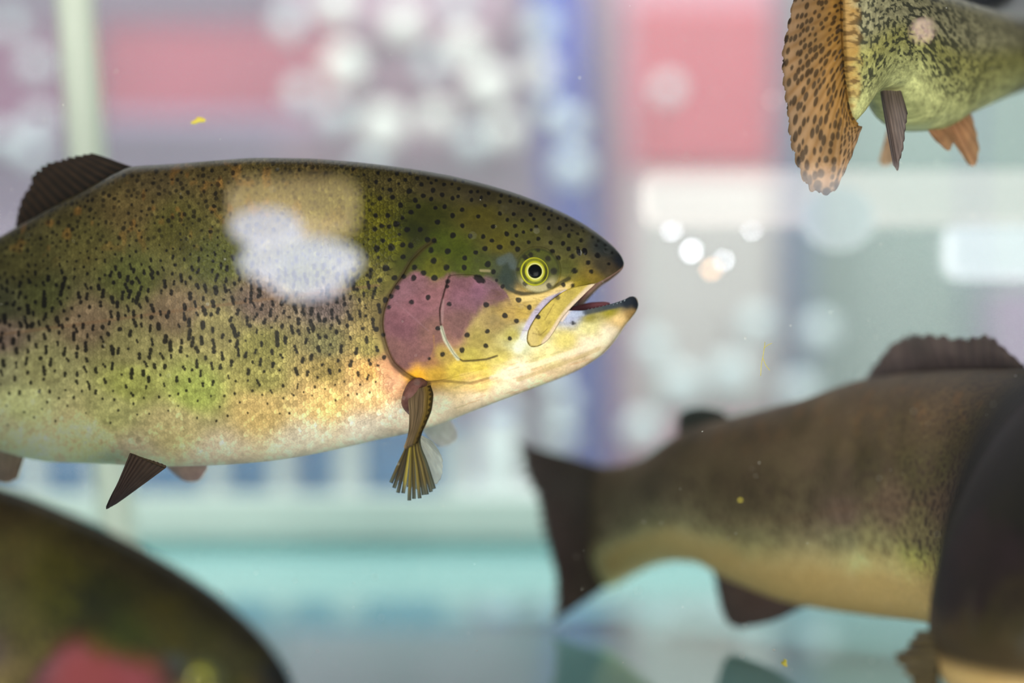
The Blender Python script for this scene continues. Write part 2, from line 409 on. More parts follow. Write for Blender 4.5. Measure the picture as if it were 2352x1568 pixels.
def make_paint(seed=3, spot_gain=1.0, style='main'):
    pt = Paint()
    rng = np.random.RandomState(seed)
    st = 8
    gu = np.arange(pt.U0, pt.U0 + pt.UW + st, st)
    gv = np.arange(pt.V0, pt.V0 + pt.VH + st, st)
    GU, GV = np.meshgrid(gu, gv)
    num = np.zeros(GU.shape + (3,)); den = np.zeros(GU.shape)
    num2 = np.zeros(GU.shape + (3,)); den2 = np.zeros(GU.shape)
    for (u, v, r, g, b) in BASE_PTS:
        pink = b > g - 2 and r > 105 and 880 < u < 1160 and 630 < v < 850
        if pink:
            d2 = (GU - u) ** 2 + (GV - v) ** 2 + 60.0
            w = d2 ** -2.0
            num2 += w[..., None] * lin((r * 0.92, g * 0.94, b * 0.86)); den2 += w
            continue
        d2 = (GU - u) ** 2 * 0.8 + (GV - v) ** 2 * 1.25 + 60.0
        w = d2 ** -2.0
        num += w[..., None] * lin((r, g, b)); den += w
    low = num / den[..., None]
    grey = low.mean(-1, keepdims=True)
    low = np.clip(grey + (low - grey) * (1.0 + 0.10 * smooth(700, 900, GU))[..., None], 0.001, 1)
    # bilinear up to 1 px
    uu = (np.arange(pt.UW)) / st; vv = (np.arange(pt.VH)) / st
    ui, vi = uu.astype(int), vv.astype(int)
    fu, fv = (uu - ui)[None, :, None], (vv - vi)[:, None, None]
    A = low[vi][:, ui] * (1 - fu) + low[vi][:, ui + 1] * fu
    B = low[vi + 1][:, ui] * (1 - fu) + low[vi + 1][:, ui + 1] * fu
    colr = A * (1 - fv) + B * fv
    low2 = num2 / den2[..., None]
    A = low2[vi][:, ui] * (1 - fu) + low2[vi][:, ui + 1] * fu
    B = low2[vi + 1][:, ui] * (1 - fu) + low2[vi + 1][:, ui + 1] * fu
    pinkc = A * (1 - fv) + B * fv
    U, V = np.meshgrid(np.arange(pt.UW) + pt.U0, np.arange(pt.VH) + pt.V0)
    U = U.astype(float); V = V.astype(float)
    top, bot = TOP_CAN(U[0]), BOT_CAN(U[0])
    S = (V - top[None]) / np.maximum(bot - top, 1)[None]        # 0 back .. 1 belly
    # rosy cheek and gill cover
    pk = np.zeros(U.shape)
    y0, y1, x0, x1 = 590 - pt.V0, 900 - pt.V0, 850 - pt.U0, 1230 - pt.U0
    su, sv = U[y0:y1, x0:x1], V[y0:y1, x0:x1]
    wob = 16 * (fbm(su / 24, sv / 24, 91, 3) - 0.5)
    rear = pchip([(590, 960), (632, 925), (658, 906), (690, 890), (720, 881), (745, 879), (775, 883), (800, 890), (829, 903), (850, 924), (900, 950)])(sv)
    topl = pchip([(850, 660), (920, 645), (960, 622), (1000, 640), (1030, 630), (1080, 632), (1120, 636), (1160, 662), (1180, 700), (1230, 720)])(su)
    botl = pchip([(850, 850), (960, 842), (985, 830), (1000, 800), (1020, 785), (1050, 790), (1080, 745), (1110, 715), (1150, 700), (1180, 690), (1230, 660)])(su)
    pk[y0:y1, x0:x1] = smooth(-2, 5, su - rear) * smooth(-5, 9, sv - topl + wob) * smooth(14, -22, sv - botl + wob * 2.2)
    colr = colr * (1 - pk[..., None]) + pinkc * pk[..., None]
    # mottling
    n1 = fbm(U / 46, V / 38, seed, 3); n2 = fbm(U / 9, V / 7, seed + 7, 3)
    colr = colr * (0.74 + 0.52 * n1)[..., None] * (0.72 + 0.56 * n2)[..., None]
    rust = smooth(0.62, 0.8, fbm(U / 22, V / 30, seed + 20, 2)) * smooth(0.34, 0.15, S) * smooth(900, 600, U)
    colr = colr * (1 - 0.5 * rust[..., None]) + 0.5 * rust[..., None] * lin((132, 92, 40))
    # scales: plates overlapping tailwards
    height = np.zeros(U.shape); sc_tone = np.ones(U.shape); sc_rim = np.zeros(U.shape)
    edge = pchip([(330, 1010), (400, 985), (470, 950), (540, 935), (600, 915), (660, 890), (720, 872), (800, 876), (850, 895), (900, 925), (1000, 960), (1100, 960)])
    cu0, cv0 = 18.0, 13.0
    cols_ = np.arange(pt.U0 + 10, 1000, cu0 / 2)
    for k, u in enumerate(cols_):
        t, b = float(TOP_CAN(u)), float(BOT_CAN(u))
        v = t + 4 + (cv0 / 2 if k % 2 else 0)
        while v < b - 8:
            if u < float(edge(v)) - 6:
                x = u + rng.uniform(-2.2, 2.2) - pt.U0; y = v + rng.uniform(-1.8, 1.8) - pt.V0
                R = 11.2
                x0, x1, y0, y1 = int(x - R - 1), int(x + R + 2), int(y - 9.5), int(y + 11)
                if x0 > 0 and y0 > 0 and x1 < pt.UW and y1 < pt.VH:
                    dx = np.arange(x0, x1)[None, :] - x; dy = (np.arange(y0, y1)[:, None] - y) * 1.28
                    r = np.hypot(dx, dy)
                    msk = r < R
                    h = np.clip(0.55 - dx / R * 0.55, 0, 1.1) * np.sqrt(np.clip(1 - (r / R) ** 4, 0, 1))
                    height[y0:y1, x0:x1][msk] = h[msk]
                    tone = rng.uniform(0.72, 1.25) + (0.5 if rng.rand() < 0.12 else 0)  # a few scales brightened in colour as painted glints
                    sc_tone[y0:y1, x0:x1][msk] = tone
                    rim = smooth(R * 0.45, R * 0.72, r) * smooth(3, -6, dx) - 2.1 * smooth(R * 0.78, R * 0.95, r)
                    sc_rim[y0:y1, x0:x1][msk] = rim[msk]
            v += cv0
    smask = smooth(0, 14, edge(V[:, :1]) - U) * smooth(1.0, 0.9, S)
    sfade = 0.4 + 0.6 * smooth(380, 760, U)
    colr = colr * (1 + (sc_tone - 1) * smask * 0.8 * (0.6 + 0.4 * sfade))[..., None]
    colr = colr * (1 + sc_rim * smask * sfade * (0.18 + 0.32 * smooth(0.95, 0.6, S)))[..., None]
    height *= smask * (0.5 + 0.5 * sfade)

    # flank spots
    spots = []
    n = 9500
    cand = np.stack([rng.uniform(-1060, 872, n), rng.uniform(0.015, 0.9, n)], 1)
    kept = {}
    for (u, s) in cand:
        t, b = float(TOP_CAN(u)), float(BOT_CAN(u))
        v = t + s * (b - t)
        dens = 1.0 if s < 0.55 else (0.85 if s < 0.68 else max(0.0, 0.85 - (s - 0.68) * 4.2))
        if rng.rand() > dens: continue
        mind = 11 if s < 0.25 else (14.5 if s < 0.42 else (17 if s < 0.6 else 20))
        key = (int(u // 24), int(v // 24)); ok = True
        for i in (-1, 0, 1):
            for j in (-1, 0, 1):
                for q in kept.get((key[0] + i, key[1] + j), ()):
                    if (q[0] - u) ** 2 + (q[1] - v) ** 2 < mind ** 2: ok = False
        if u > 845 and any((q[0] - u) ** 2 + (q[1] - v) ** 2 < 18 ** 2 for q in HEAD_SPOTS): ok = False
        if ok: kept.setdefault(key, []).append((u, v, s))
    for lst in kept.values():
        for (u, v, s) in lst:
            if s < 0.25:
                spots.append((u, v, rng.uniform(2.2, 5.2), rng.uniform(0.85, 1.3), rng.uniform(0.6, 0.92)))
            else:
                big = smooth(0.25, 0.4, s) * smooth(0.82, 0.66, s)
                r = 2.4 + 2.5 * big * rng.uniform(0.3, 1.2)
                k = 1 + (rng.rand() < 0.6 * big) + (rng.rand() < 0.4 * big) + (rng.rand() < 0.15 * big)
                x, y = u, v
                lean = rng.uniform(-3.4, 4.6)
                for i in range(k):
                    spots.append((x, y, r * rng.uniform(0.75, 1.15), rng.uniform(0.95, 1.4), 0.97))
                    y += r * rng.uniform(1.3, 1.8); x += lean * rng.uniform(0.3, 1.2)
    for (u, v, r) in HEAD_SPOTS:
        spots.append((u, v, r, rng.uniform(0.9, 1.12), 0.97))
    ink = np.zeros(U.shape); halo = np.zeros(U.shape)
    for (u, v, r, asp, k) in spots:
        x, y = u - pt.U0, v - pt.V0
        R = r * 2.2 + 3
        x0, x1, y0, y1 = int(x - R), int(x + R + 1), int(y - R), int(y + R + 1)
        if x0 < 0 or y0 < 0 or x1 >= pt.UW or y1 >= pt.VH: continue
        dx = np.arange(x0, x1)[None, :] - x; dy = (np.arange(y0, y1)[:, None] - y)
        th = rng.uniform(-0.35, 0.35)
        ex, ey = dx * math.cos(th) - dy * math.sin(th), (dx * math.sin(th) + dy * math.cos(th)) / asp
        wob = 1 + 0.05 * np.sin(2 * np.arctan2(ey, ex) + rng.uniform(0, 6)) + 0.04 * np.sin(3 * np.arctan2(ey, ex) + rng.uniform(0, 6))
        q = np.hypot(ex, ey) / wob
        a = smooth(r + 1.1, r - 0.9, q) * k
        ink[y0:y1, x0:x1] = np.maximum(ink[y0:y1, x0:x1], a)
        halo[y0:y1, x0:x1] = np.maximum(halo[y0:y1, x0:x1], smooth(r * 2.1, r * 1.1, q) * 0.35)
    colr = colr * (1 + 0.5 * halo * smooth(900, 1000, U) * (S < 0.55))[..., None]
    # cheek, gill and jaw markings; fold lines mix pigment with painted crease shadow
    def stroke(poly, width, rgb, k, closed=False):
        nonlocal colr
        p = np.array(poly)
        x0, x1 = int(p[:, 0].min() - 24 - pt.U0), int(p[:, 0].max() + 24 - pt.U0)
        y0, y1 = int(p[:, 1].min() - 24 - pt.V0), int(p[:, 1].max() + 24 - pt.V0)
        x0, y0 = max(x0, 0), max(y0, 0)
        d = poly_dist(poly, U[y0:y1, x0:x1], V[y0:y1, x0:x1], closed)
        a = (smooth(width, width * 0.35, d) * k)[..., None]
        colr[y0:y1, x0:x1] = colr[y0:y1, x0:x1] * (1 - a) + a * lin(rgb)
    stroke([(-400, 800), (-100, 782), (100, 755), (250, 735), (420, 712), (560, 694), (700, 676), (870, 655)], 5, (120, 92, 66), 0.55)
    stroke([(1292, 668), (1274, 677), (1251, 697), (1231, 721), (1215, 747), (1204, 775)], 13, (176, 168, 196), 0.9)
    stroke([(1284, 674), (1257, 699), (1235, 727), (1221, 750)], 5, (70, 62, 96), 0.7)
    stroke([(1212, 770), (1200, 786), (1190, 800)], 16, (214, 216, 200), 0.7)
    stroke([(1158, 640), (1165, 660), (1185, 671), (1203, 675), (1239, 672), (1270, 660), (1306, 640)], 7, (36, 36, 20), 0.85)
    stroke([(1165, 615), (1160, 640), (1172, 660)], 18, (46, 58, 52), 0.75)
    stroke([(1150, 600), (1170, 590), (1180, 610)], 14, (86, 98, 100), 0.6)
    stroke([(1192, 687), (1240, 681), (1275, 669), (1310, 654)], 9, (226, 196, 124), 0.85)
    stroke([(1104, 621), (1124, 622)], 4.5, (206, 186, 140), 0.35)
    stroke([(997, 551), (967, 574), (944, 599), (928, 627), (908, 658), (890, 688), (879, 718), (876, 745), (881, 778), (890, 808), (905, 836), (930, 858), (955, 873), (985, 881)], 9, (58, 44, 22), 0.75)  # gill groove: dark fold pigment and crease shadow painted together
    stroke([(972, 540), (950, 560), (938, 590)], 18, (44, 46, 16), 0.55)
    stroke(CHEEK_EDGE, 3.2, (52, 36, 30), 0.8)  # cheek edge: dark fold with its crease shadow painted in
    stroke([(1014, 752), (1022, 780), (1040, 808), (1052, 824)], 6, (196, 200, 176), 0.65)  # pale highlight of the gap, painted along the cheek edge
    stroke([(1018, 690), (1015, 740)], 5, (160, 130, 130), 0.4)
    stroke([(945, 866), (975, 878), (1020, 874), (1080, 880), (1130, 866)], 4.5, (96, 72, 40), 0.6)
    stroke([(1060, 862), (1120, 852), (1180, 834)], 7, (232, 196, 120), 0.4)
    stroke([(1130, 868), (1200, 846), (1270, 824), (1340, 800), (1395, 772)], 9, (246, 226, 196), 0.6)
    stroke([(1190, 872), (1260, 846), (1330, 820), (1375, 800)], 7, (182, 158, 104), 0.55)
    stroke([(1306, 722), (1322, 722), (1338, 719)], 9, (176, 184, 208), 0.7)
    stroke([(1345, 716), (1375, 709), (1410, 701), (1440, 692)], 12, (48, 58, 70), 0.85)
    stroke([(1436, 695), (1452, 688), (1462, 697)], 16, (30, 36, 46), 0.85)
    stroke([(1366, 655), (1340, 676), (1312, 706), (1290, 736)], 4.5, (214, 190, 170), 0.8)
    rs = np.random.RandomState(seed + 70)
    for k in range(46):                                   # fine creases fanning over the cheek and jaw
        x, y = rs.uniform(1120, 1290), rs.uniform(655, 760)
        if y > 800 - (x - 1120) * 0.5: continue
        L_ = rs.uniform(10, 26); an = rs.uniform(-0.25, 0.35)
        stroke([(x, y), (x + L_ * math.cos(an), y + L_ * math.sin(an))], 1.6, (96, 70, 36), 0.32)
    for k in range(30):
        x, y = rs.uniform(1040, 1330), rs.uniform(835, 905)
        y -= (x - 1180) * 0.3
        L_ = rs.uniform(14, 40)
        stroke([(x, y), (x + L_, y - L_ * 0.32)], 2.2, (206, 150, 96) if rs.rand() < 0.6 else (150, 140, 90), 0.35)
    stroke([(940, 835), (985, 832), (998, 800), (996, 770)], 3, (150, 106, 60), 0.4)
    stroke([(905, 690), (940, 720), (985, 760)], 2, (160, 120, 130), 0.25)
    a = (smooth(18, 8, np.hypot(U - 917, V - 757)) * 0.35)[..., None]
    colr = colr * (1 - a) + a * lin((70, 40, 46))
    ink_c = lin((13, 12, 14))
    a = (np.clip(ink * spot_gain, 0, 1) * (0.92 + 0.08 * n2))[..., None]
    colr = colr * (1 - a) + a * ink_c
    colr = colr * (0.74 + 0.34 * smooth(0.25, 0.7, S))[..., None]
    # rear belly lightened in colour to offset the weak light reaching it
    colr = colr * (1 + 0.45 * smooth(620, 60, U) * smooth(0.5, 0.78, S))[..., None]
    pt.col = np.clip(colr, 0.002, 0.9)
    pt.height = height
    return pt


# ------------------------------------------------------------------ trout body mesh
def trout_mesh(top, bot, w, cols_u, n_near, n_far, place, paint_fn, height_fn=None, nose_cols=60, roofk=7, amp=2.2):
    """closed trout body: near flank, far flank, open mouth. place(u,v,y)->xyz ; y<0 is the near flank"""
    uc, vc = CORNER
    wf = pchip([(p[0], p[1]) for p in w]) if isinstance(w, list) else w
    tc, bc = float(top(uc)), float(bot(uc))
    sc_ = 1 - 2 * (vc - tc) / (bc - tc)
    thc = math.asin(max(-1, min(1, sc_)))
    f_up = (math.pi / 2 - thc) / math.pi
    n1 = max(8, int(n_near * f_up)); n2 = max(8, n_near - n1)
    m1 = max(4, int(n_far * f_up)); m2 = max(4, n_far - m1)
    nu = np.linspace(math.pi / 2, thc, n1); nl = np.linspace(thc, -math.pi / 2, n2)
    fl = np.linspace(-math.pi / 2, thc, m2); fu = np.linspace(thc, math.pi / 2, m1)
    th_main = np.concatenate([nu, nl[1:], fl[1:], fu[1:-1]])
    side = np.concatenate([-np.ones(n1 + n2 - 1), np.ones(m2 - 1 + m1 - 2)])
    R = len(th_main)
    iNC = n1 - 1                       # near mouth corner
    iFC = n1 + n2 - 1 + m2 - 2         # far mouth corner
    u = np.asarray(cols_u, float)
    u = np.append(u[u < uc - 0.5], uc)
    t, b = top(u)[:, None], bot(u)[:, None]
    s = np.sin(th_main)[None]
    V = (t + b) / 2 - (b - t) / 2 * s
    Y = wf(u)[:, None] * np.abs(np.cos(th_main))[None] ** PROF * side[None]
    U = np.repeat(u[:, None], R, 1)
    us, vs, ys, tint = [U.ravel()], [V.ravel()], [Y.ravel()], [np.zeros(U.size)]
    faces = [grid_quads(len(u), R, True)]
    # tail cap
    base_last = (len(u) - 1) * R
    n = U.size
    k = roofk
    wc = float(wf(uc)) * abs(math.cos(thc)) ** PROF
    fr = np.linspace(-1, 1, k + 2)[1:-1]
    # shared corner line
    us.append(np.full(k, uc)); vs.append(np.full(k, vc)); ys.append(fr * wc); tint.append(np.ones(k))
    cornerline = np.arange(n, n + k); n += k

    def piece(uu, ring_ids, th_r, side_r, vfun, wfun, lining_v, order):
        nonlocal n
        first = np.concatenate([ring_ids, cornerline if order > 0 else cornerline[::-1]])
        L = len(first)
        q = len(uu)
        ids = n + np.arange(q * L).reshape(q, L)
        Uu = np.repeat(uu[:, None], L, 1)
        Vv = np.zeros((q, L)); Yy = np.zeros((q, L)); Tt = np.zeros((q, L))
        m = len(ring_ids)
        wl = wfun(uu)
        Vv[:, :m] = vfun(uu[:, None], th_r[None])
        Yy[:, :m] = wl[:, None] * np.abs(np.cos(th_r))[None] ** PROF * side_r[None]
        edge = wl * abs(math.cos(thc)) ** PROF
        ff = fr if order > 0 else fr[::-1]
        Yy[:, m:] = edge[:, None] * ff[None]
        Vv[:, m:] = lining_v(uu)[:, None] + 0
        arch = (1 - ff ** 2)[None]
        depth = np.minimum(np.abs(uu - uc) * 0.5, 16) * np.clip((uu[-1] - uu) / 30, 0, 1)
        Vv[:, m:] += (-depth if order > 0 else depth)[:, None] * arch
        Tt[:, m:] = 1
        us.append(Uu.ravel()); vs.append(Vv.ravel()); ys.append(Yy.ravel()); tint.append(Tt.ravel())
        rows = np.vstack([first[None], ids])
        a = rows[:-1]; c = rows[1:]
        a2, c2 = np.roll(a, -1, 1), np.roll(c, -1, 1)
        faces.append(np.stack([a, a2, c2, c], -1).reshape(-1, 4))
        n += q * L

    xs = 1 - (1 - np.linspace(0, 1, nose_cols)) ** 1.9
    # upper jaw ring: far upper (far corner..top) then near upper (top..near corner), then roof near->far
    up_ids = np.concatenate([np.arange(iFC, R), np.arange(0, iNC + 1)]) + base_last
    th_u = np.concatenate([fu[:-1], nu]); sd_u = np.concatenate([np.ones(m1 - 1), -np.ones(n1)])
    uu = uc + (US - uc) * xs[1:]
    s_top = 1 - math.sin(thc)
    piece(uu, up_ids, th_u, sd_u, lambda a, th: top(a) + (LIP_U(a) - top(a)) * (1 - np.sin(th)) / s_top, W_UP, LIP_U, 1)
    lo_ids = np.arange(iNC, iFC + 1) + base_last
    th_l = np.concatenate([nl, fl[1:]]); sd_l = np.concatenate([-np.ones(n2), np.ones(m2 - 1)])
    uu = uc + (UJ - uc) * xs[1:]
    s_bot = math.sin(thc) + 1
    piece(uu, lo_ids, th_l, sd_l, lambda a, th: LIP_L(a) + (bot(a) - LIP_L(a)) * (math.sin(thc) - np.sin(th)) / s_bot, W_LOW, LIP_L, -1)

    U = np.concatenate(us); V = np.concatenate(vs); Y = np.concatenate(ys); T = np.concatenate(tint)
    C = paint_fn(U, V)
    mouth = lin((112, 60, 66))[None] * np.ones((len(U), 1))
    wj = np.where(V < 0, 1, np.maximum(np.where(U > uc, W_UP(np.minimum(U, US)), wc), 4))
    rim_ = (smooth(0.55, 0.85, np.abs(Y) / wj))[:, None]
    mouth = mouth * (1 - rim_) + lin((214, 176, 156))[None] * rim_
    C = np.where(T[:, None] > 0.5, mouth * (0.75 + 0.5 * fbm(U / 9, Y / 9, 5, 2))[:, None], C)
    if height_fn is not None:
        h = height_fn(U, V) * amp * (Y < 0) * (T < 0.5)
        Y = Y - h
    X = place(U, V, Y)
    return X, np.vstack(faces), C


def patch(name, poly, top, bot, w, place, paint_fn, mat, parent, lift, rings=40, nang=160, thick=2.0, height=None, shrink=1.0):
    """plate over the flank with its own edge (gill cover, jaw plate); lift(u,v)->px proud of the skin"""
    p = np.array(poly, float)
    p = np.array([CX, CY]) + (p - np.array([CX, CY])) / shrink
    pc = np.vstack([p, p[:1]])
    seg = np.hypot(*np.diff(pc, axis=0).T)
    cum = np.concatenate([[0], np.cumsum(seg)])
    # closed Catmull-Rom resample
    tt = np.linspace(0, cum[-1], nang, endpoint=False)
    k = np.clip(np.searchsorted(cum, tt, 'right') - 1, 0, len(p) - 1)
    f = ((tt - cum[k]) / seg[k])[:, None]
    N = len(p)
    p0, p1, p2, p3 = p[(k - 1) % N], p[k], p[(k + 1) % N], p[(k + 2) % N]
    E = 0.5 * (2 * p1 + (p2 - p0) * f + (2 * p0 - 5 * p1 + 4 * p2 - p3) * f ** 2 + (3 * p1 - p0 - 3 * p2 + p3) * f ** 3)
    c = E.mean(0)
    r = np.linspace(0.02, 1.0, rings)[:, None, None]
    G = c + (E - c)[None] * r                                   # rings x nang x 2
    dist_edge = np.repeat((1 - r[..., 0]), nang, 1) * np.hypot(*(E - c).T)[None]
    U, V = G[..., 0].ravel(), G[..., 1].ravel()
    wf = pchip(w) if isinstance(w, list) else w
    y0 = surface_y(U, V, top, bot, wf)
    de = dist_edge.ravel()
    L = lift(U, V)
    prof = L * np.sqrt(np.clip(1 - (1 - np.clip(de / 6.0, 0, 1)) ** 2, 0, 1)) - 1.5 * (de < 0.01)
    Y = -(y0 + prof)
    if height is not None:
        Y = Y - height(U, V)
    C = paint_fn(U, V)
    U2 = np.append(U, c[0]); V2 = np.append(V, c[1])
    yc = float(surface_y(np.array([c[0]]), np.array([c[1]]), top, bot, wf)[0] + L.mean())
    X = place(U2, V2, np.append(Y, -yc))
    C = np.vstack([C, paint_fn(np.array([c[0]]), np.array([c[1]]))])
    q = grid_quads(rings, nang, True)
    tri = [[(i + 1) % nang, i, len(U)] for i in range(nang)]
    qt = np.vstack([q[:, [0, 1, 2]], q[:, [0, 2, 3]], np.array(tri)])
    return mesh_obj(name, X, qt, mat, parent, C)


def fin_mesh(name, base, tips, mat, parent, cfun, nrays=14, na=90, nb=40, thick=0.0006, ridge=0.00035, serr=0.03, seed=0, bend=(0, 0, 0), curve=1.0):
    """ruled fin from a base polyline to a tip polyline (world points), with ray ridges and a ragged rim"""
    def resample(pts, n):
        p = np.array(pts, float)
        d = np.concatenate([[0], np.cumsum(np.linalg.norm(np.diff(p, axis=0), axis=1))])
        d /= d[-1]
        fs = [pchip(list(zip(d, p[:, i]))) for i in range(3)]
        t = np.linspace(0, 1, n)
        return np.stack([f(t) for f in fs], 1)
    B, T = resample(base, na), resample(tips, na)
    rng = np.random.RandomState(seed)
    a = np.linspace(0, 1, na)
    b = np.linspace(0, 1, nb)
    ph = a * nrays
    ray = 0.5 + 0.5 * np.cos(2 * math.pi * ph)
    rag = 1 - serr * (1 - ray) * rng.uniform(0.4, 1.6, na) - serr * 0.8 * np.interp(ph, np.arange(nrays + 2), rng.rand(nrays + 2))
    bb = b[None, :] * (1 - (1 - rag[:, None]) * b[None, :])
    Pt = B[:, None, :] * (1 - bb[..., None]) + T[:, None, :] * bb[..., None]
    Pt = Pt + (np.sin(math.pi * bb * 0.5) ** 2 * 1.0)[..., None] * np.array(bend)[None, None]
    da = np.gradient(Pt, axis=0); db = np.gradient(Pt, axis=1)
    nrm = np.cross(da, db); nrm /= np.linalg.norm(nrm, axis=-1, keepdims=True) + 1e-12
    h = thick * (1.15 - 0.75 * bb) / 2 + ridge * ray[:, None] * (1 - 0.55 * bb)
    h[:, -1] *= 0.15; h[0] *= 0.3; h[-1] *= 0.3
    X = np.concatenate([(Pt + nrm * h[..., None]).reshape(-1, 3), (Pt - nrm * h[..., None]).reshape(-1, 3)])
    q = grid_quads(na, nb)
    n = na * nb
    rim = np.concatenate([np.arange(nb - 1), (np.arange(na - 1) + 1) * nb - 1, (n - 1 - np.arange(nb - 1)), (n - nb) - np.arange(na - 1) * nb])
    rq = np.stack([rim, np.roll(rim, -1), np.roll(rim, -1) + n, rim + n], -1)
    A_, B_ = np.repeat(a[:, None], nb, 1), bb
    C = cfun(A_.ravel(), B_.ravel(), np.repeat(ray[:, None], nb, 1).ravel())
    return mesh_obj(name, X, np.vstack([q, q[:, ::-1] + n, rq]), mat, parent, np.vstack([C, C]))


def fin_color(c_base, c_tip, c_ray, seed=0, streak=0.5, spots=None):
    cb, ct, cr = lin(c_base), lin(c_tip), lin(c_ray)

    def f(a, b, ray):
        base = cb[None] * (1 - b[:, None]) + ct[None] * b[:, None]
        n = fbm(a * 26, b * 4 + 3, seed, 2)
        k = (np.clip(ray, 0, 1) ** 2 * streak * (0.5 + n))[:, None]
        c = base * (1 - k) + cr[None] * k
        c = c * (0.75 + 0.5 * fbm(a * 9, b * 7, seed + 4, 3))[:, None]
        if spots is not None:
            s = spots(a, b)[:, None]
            c = c * (1 - s) + s * lin((30, 24, 22))
        return np.clip(c, 0.002, 0.9)
    return f


def dome(name, cpt, right, up, out, R, H, mat, parent, cfun, nr=24, na=64, tw=0.0, ex=1.0):
    """flattened dome (eye ball, iris, pupil), colour by radius and angle"""
    cpt, right, up, out = map(lambda q: np.array(q, float), (cpt, right, up, out))
    r = np.linspace(0, 1, nr)
    a = np.linspace(0, 2 * math.pi, na, endpoint=False)
    RR, AA = np.meshgrid(r, a, indexing='ij')
    z = H * np.sqrt(np.clip(1 - RR ** 2, 0, 1)) - 0.15 * H
    X = cpt + (RR * np.cos(AA) * R * ex)[..., None] * right + (RR * np.sin(AA) * R)[..., None] * up + z[..., None] * out
    C = cfun(RR.ravel(), AA.ravel())
    return mesh_obj(name, X.reshape(-1, 3), grid_quads(nr, na, True), mat, parent, C)


def tube(pts, radii, seg=8):
    p = np.array(pts, float)
    n = len(p)
    t = np.gradient(p, axis=0); t /= np.linalg.norm(t, axis=1, keepdims=True) + 1e-12
    ref = np.array([0.3, 1.0, 0.2]); ref /= np.linalg.norm(ref)
    s = np.cross(t, ref); s /= np.linalg.norm(s, axis=1, keepdims=True) + 1e-12
    q = np.cross(t, s)
    a = np.linspace(0, 2 * math.pi, seg, endpoint=False)
    r = np.broadcast_to(np.asarray(radii, float), (n,))
    X = p[:, None] + (np.cos(a)[None, :, None] * s[:, None] + np.sin(a)[None, :, None] * q[:, None]) * r[:, None, None]
    X = X.reshape(-1, 3)
    quads = grid_quads(n, seg, True)
    tri1 = np.array([[0, (i + 1) % seg, i] for i in range(1, seg - 1)] + [[0, i + 1, i] for i in range(1, seg - 1)][:0])
    caps = np.array([[0, i + 1, i] for i in range(1, seg - 1)] + [[(n - 1) * seg, (n - 1) * seg + i, (n - 1) * seg + i + 1] for i in range(1, seg - 1)])
    return X, np.vstack([quads[:, [0, 1, 2]], quads[:, [0, 2, 3]], caps])


def path_pts(ctrl, n):
    p = np.array(ctrl, float)
    d = np.concatenate([[0], np.cumsum(np.linalg.norm(np.diff(p, axis=0), axis=1))])
    fs = [pchip(list(zip(d, p[:, i]))) for i in range(p.shape[1])]
    t = np.linspace(0, d[-1], n)
    return np.stack([f(t) for f in fs], 1)


# ------------------------------------------------------------------ boxes
def box_arr(x0, x1, y0, y1, z0, z1, bev=0.0, skew=0.0):
    """box with chamfered edges; skew shifts the bottom sideways"""
    b = min(bev, (x1 - x0) * 0.3, (y1 - y0) * 0.3, (z1 - z0) * 0.3)
    import bmesh
    bm = bmesh.new()
    bmesh.ops.create_cube(bm, size=1)
    for v in bm.verts:
        v.co = Vector(((x0 + x1) / 2 + v.co.x * (x1 - x0), (y0 + y1) / 2 + v.co.y * (y1 - y0), (z0 + z1) / 2 + v.co.z * (z1 - z0)))
    if b > 0:
        bmesh.ops.bevel(bm, geom=list(bm.edges), offset=b, segments=2, affect='EDGES', profile=0.5)
    for v in bm.verts:
        v.co.x += skew * (z1 - v.co.z) / max(z1 - z0, 1e-6)
    bm.verts.index_update()
    vs = np.array([v.co[:] for v in bm.verts])
    fs = [[v.index for v in f.verts] for f in bm.faces]
    bm.free()
    return vs, fs


def slab(name, u0, v0, u1, v1, D, thick, mat, parent=None, bev=0.004, skew=0.0, loc=None):
    """a box whose front face fills the given pixels at distance D"""
    a, b = P(u0, v1, D), P(u1, v0, D)
    vs, fs = box_arr(a[0], b[0], D, D + thick, a[2], b[2], bev, skew * D / F)
    return mesh_obj(name, vs, fs, mat, parent, smoothed=False, loc=loc)


def boxo(name, x0, x1, y0, y1, z0, z1, mat, parent=None, bev=0.002):
    vs, fs = box_arr(x0, x1, y0, y1, z0, z1, bev)
    return mesh_obj(name, vs, fs, mat, parent, smoothed=False)


# ------------------------------------------------------------------ aquarium
tank = empty('aquarium', (0, 1.3, FLOOR_Z - 0.02), 'glass aquarium with pale teal shiny bottom holding the swimming trout', 'aquarium')
TX = 0.72
TOPZ = CAMZ + 0.36
boxo('front_pane', -TX, TX, GLASS_Y - 0.006, GLASS_Y, FLOOR_Z, TOPZ, M_PANE, tank, 0)
boxo('back_pane', -TX, TX, BACK_Y, BACK_Y + 0.008, FLOOR_Z, TOPZ, M_BACKPANE, tank, 0)
M_SIDE = pane_mat('side_glass', (0.93, 0.985, 0.97), 0.04)
boxo('side_pane', -TX - 0.008, -TX, GLASS_Y - 0.006, BACK_Y + 0.008, FLOOR_Z, TOPZ, M_SIDE, tank, 0)
boxo('side_pane', TX, TX + 0.008, GLASS_Y - 0.006, BACK_Y + 0.008, FLOOR_Z, TOPZ, M_SIDE, tank, 0)
M_BASE = plain_mat('tank_bottom', (140, 198, 198), rough=0.03, spec=1.0, noise=0.05, scale=3)
_b = M_BASE.node_tree.nodes['Principled BSDF']
_b.inputs['IOR'].default_value = 2.5
boxo('bottom', -TX - 0.008, TX + 0.008, GLASS_Y - 0.006, BACK_Y + 0.008, FLOOR_Z - 0.02, FLOOR_Z, M_BASE, tank, 0)
M_SILL = plain_mat('sill_white', (216, 228, 220), rough=0.45, noise=0.03)
